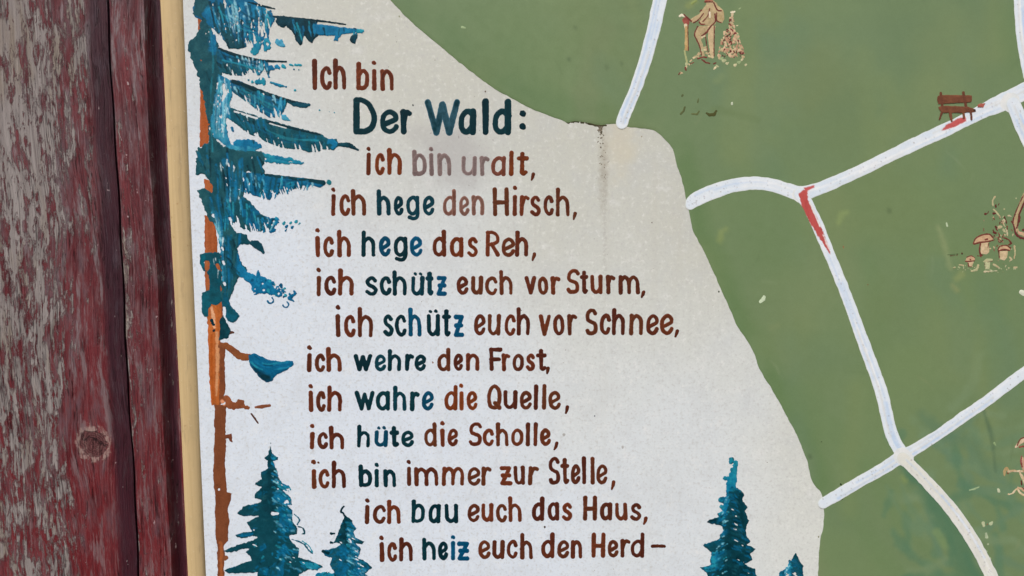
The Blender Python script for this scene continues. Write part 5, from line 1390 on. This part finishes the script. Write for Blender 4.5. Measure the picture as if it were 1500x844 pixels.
mushroom('smallest painted mushroom, at the left of its cluster', [(246, 632), (258, 602), (294, 590), (326, 606), (322, 632), (284, 634)], [(264, 642), (314, 634), (302, 680), (272, 678)], BEI,
         [[(248, 634, 5), (280, 636, 5), (322, 630, 4)], [(258, 602, 4), (294, 590, 4), (326, 608, 3)], [(268, 650, 4), (276, 678, 4), (298, 680, 4)], [(288, 620, 6)]])
mushroom('pale greenish painted mushroom in the front of its cluster', [(388, 640), (420, 612), (470, 614), (472, 634), (430, 642)], [(404, 644), (452, 640), (444, 700), (410, 702)], PG, [[(430, 640, 3), (470, 632, 4)], [(404, 650, 3), (410, 690, 2.5)]])
mushroom('painted mushroom with a flat cap at the right of its cluster', [(514, 542), (528, 516), (580, 504), (616, 524), (612, 546), (562, 544)], [(524, 552), (596, 550), (590, 604), (566, 628), (532, 616)], BEI,
         [[(514, 540, 5), (530, 514, 5), (580, 502, 5), (618, 526, 6)], [(520, 548, 5), (564, 538, 8), (612, 546, 5)], [(522, 556, 5), (526, 606, 4)]])

tw = group('painted_plant', 'pale twig with dark red berries above the painted mushrooms')
pt = Paint(1380, 280, 1520, 405, 0.5)
A = lambda pts, c, c2=None, poly=False, rough=.7, **k: pt.add(q(pts, *H3), c, poly=poly, rough=rough, scale=2.2, color2=c2, vscale=(4, 4), **k)
for s in [[(488, 104, 7), (470, 136, 6), (474, 178, 5)], [(480, 210, 6), (510, 240, 7), (532, 272, 6)], [(552, 312, 12), (566, 300, 12)], [(526, 354, 13), (540, 350, 11)], [(582, 366, 6), (592, 400, 6), (590, 424, 4)], [(566, 206, 6)], [(600, 258, 7), (622, 264, 5)], [(650, 510, 6), (654, 560, 6), (648, 610, 5)], [(626, 620, 9), (610, 600, 5)], [(480, 660, 8), (510, 680, 8), (524, 692, 5)], [(350, 668, 9), (340, 700, 10), (300, 716, 8)], [(152, 690, 9), (160, 684, 6)], [(196, 664, 4), (230, 668, 4)], [(404, 720, 8), (440, 718, 6)], [(450, 716, 3), (510, 714, 3)], [(604, 688, 5)], [(650, 686, 9), (668, 686, 6)], [(450, 530, 7)]]:
    A(spline(s, 3), R.choice([PG, (196, 196, 164), (180, 176, 140)]), BEI)
for s in [[(410, 244, 9), (420, 242, 6)], [(494, 186, 7)], [(478, 240, 9), (490, 240, 7)], [(494, 350, 9), (504, 358, 7)], [(484, 396, 10), (496, 404, 8)], [(566, 270, 7), (580, 300, 6), (584, 320, 5)], [(530, 420, 5), (516, 452, 6), (530, 476, 5), (552, 462, 5)], [(560, 440, 4), (600, 456, 6), (622, 486, 7), (600, 500, 4)], [(540, 300, 3), (560, 330, 4)], [(218, 568, 6)], [(350, 590, 5)], [(120, 590, 2), (180, 582, 2)]]:
    A(spline(s, 3), R.choice([OX, (84, 60, 48), OX2]), OX)
A([(532, 452, 8)], (196, 160, 130))
rq = random.Random(5)
for k in range(60):
    x, y = rq.gauss(560, 70), rq.gauss(390, 95)
    if 310 < x < 480 and y > 405: continue
    if x > 640: continue
    A([(x, y, rq.uniform(2.5, 6)), (x + rq.uniform(-10, 10), y + rq.uniform(4, 18), 2.5)], rq.choice([PG, (184, 172, 136), (128, 92, 76), OX, OX2, (150, 130, 104), BEI]), rough=.9)
for k in range(46):
    x, y = rq.uniform(150, 690), rq.gauss(690, 18)
    A([(x, y, rq.uniform(2, 6)), (x + rq.uniform(-4, 14), y + rq.uniform(-8, 4), 2)], rq.choice([PG, (160, 172, 130), (190, 186, 150), (120, 128, 92)]), rough=.9)
pt.build('drawing', M_sketch, tw, 0.45, 0.08, 1.6)

an = group('painted_branch', 'beige branch outlined in dark red at the right edge above the mushrooms')
pt = Paint(1478, 270, 1580, 360, 0.5)
A(spline([(760, 40, 14), (722, 110, 15), (690, 190, 14), (664, 270, 15), (656, 330, 16), (672, 380, 12)], 4), BEI, BEI2)
A(spline([(690, 400, 12), (720, 412, 14), (790, 440, 14)], 4), (200, 150, 130), BEI)
for s in [[(726, 90, 3), (690, 160, 4), (650, 260, 5), (636, 310, 6), (650, 360, 6), (662, 410, 9), (700, 440, 9), (740, 450, 8)], [(740, 120, 6), (714, 190, 7), (690, 250, 7), (680, 320, 6), (668, 360, 7)], [(696, 270, 5), (690, 310, 5)], [(722, 376, 9), (740, 384, 8)]]:
    A(spline(s, 4), OX, (110, 54, 56))
A([(664, 116, 6)], PG)
pt.build('drawing', M_sketch, an, 0.45, 0.08, 1.6)

H4 = (1440, 600, 5.27)
fg = group('painted_figure', 'pale figure with outstretched limbs cut off by the lower right edge')
pt = Paint(1460, 630, 1590, 740, 0.5)
A = lambda pts, c, c2=None, poly=False, rough=.7, **k: pt.add(q(pts, *H4), c, poly=poly, rough=rough, scale=2.4, color2=c2, vscale=(4, 4), **k)
A(spline([(250, 290, 8), (284, 256, 14), (312, 236, 14), (350, 220, 14)], 4), (214, 190, 164), BEI)
A(spline([(262, 276, 4), (286, 228, 5), (318, 214, 5)], 4), OX2, OX); A(spline([(278, 290, 5), (304, 284, 6), (330, 290, 6)], 4), (160, 84, 72), OX2)
A([(300, 380, 14), (306, 420, 16), (330, 470, 22)], (190, 140, 126), BEI)
A(spline([(298, 360, 5), (290, 400, 6), (300, 440, 6)], 4), OX2, (140, 76, 76))
A(spline([(164, 508, 7), (166, 476, 12), (178, 456, 14), (196, 470, 10)], 4), (182, 164, 122), (160, 132, 88))
A(spline([(196, 478, 8), (230, 472, 9), (270, 474, 7), (330, 476, 10)], 4), (170, 132, 90), (206, 190, 160))
A(spline([(280, 480, 5), (296, 510, 10), (312, 540, 12), (330, 580, 14)], 4), BEI, (216, 196, 170))
A([(186, 490, 6), (192, 494, 5)], (120, 80, 60)); A([(292, 550, 5), (298, 580, 6)], OX)
A(spline([(196, 654, 6), (226, 646, 6), (246, 622, 6), (264, 614, 8), (282, 640, 7), (312, 660, 8), (350, 668, 9)], 5), (216, 206, 176), (196, 170, 130))
A(spline([(270, 604, 8), (300, 614, 10), (340, 640, 12)], 4), (186, 140, 120), BEI); A(spline([(300, 600, 4), (318, 616, 5)], 3), OX2)
pt.build('drawing', M_sketch, fg, 0.36, 0.08, 1.6)

# ------------------------------------------------------------------ parts keep their world place under the thing's base
for root in (wall, board):
    for ch in root.children:
        ch.location = (-root.location.x, -root.location.y, -root.location.z)
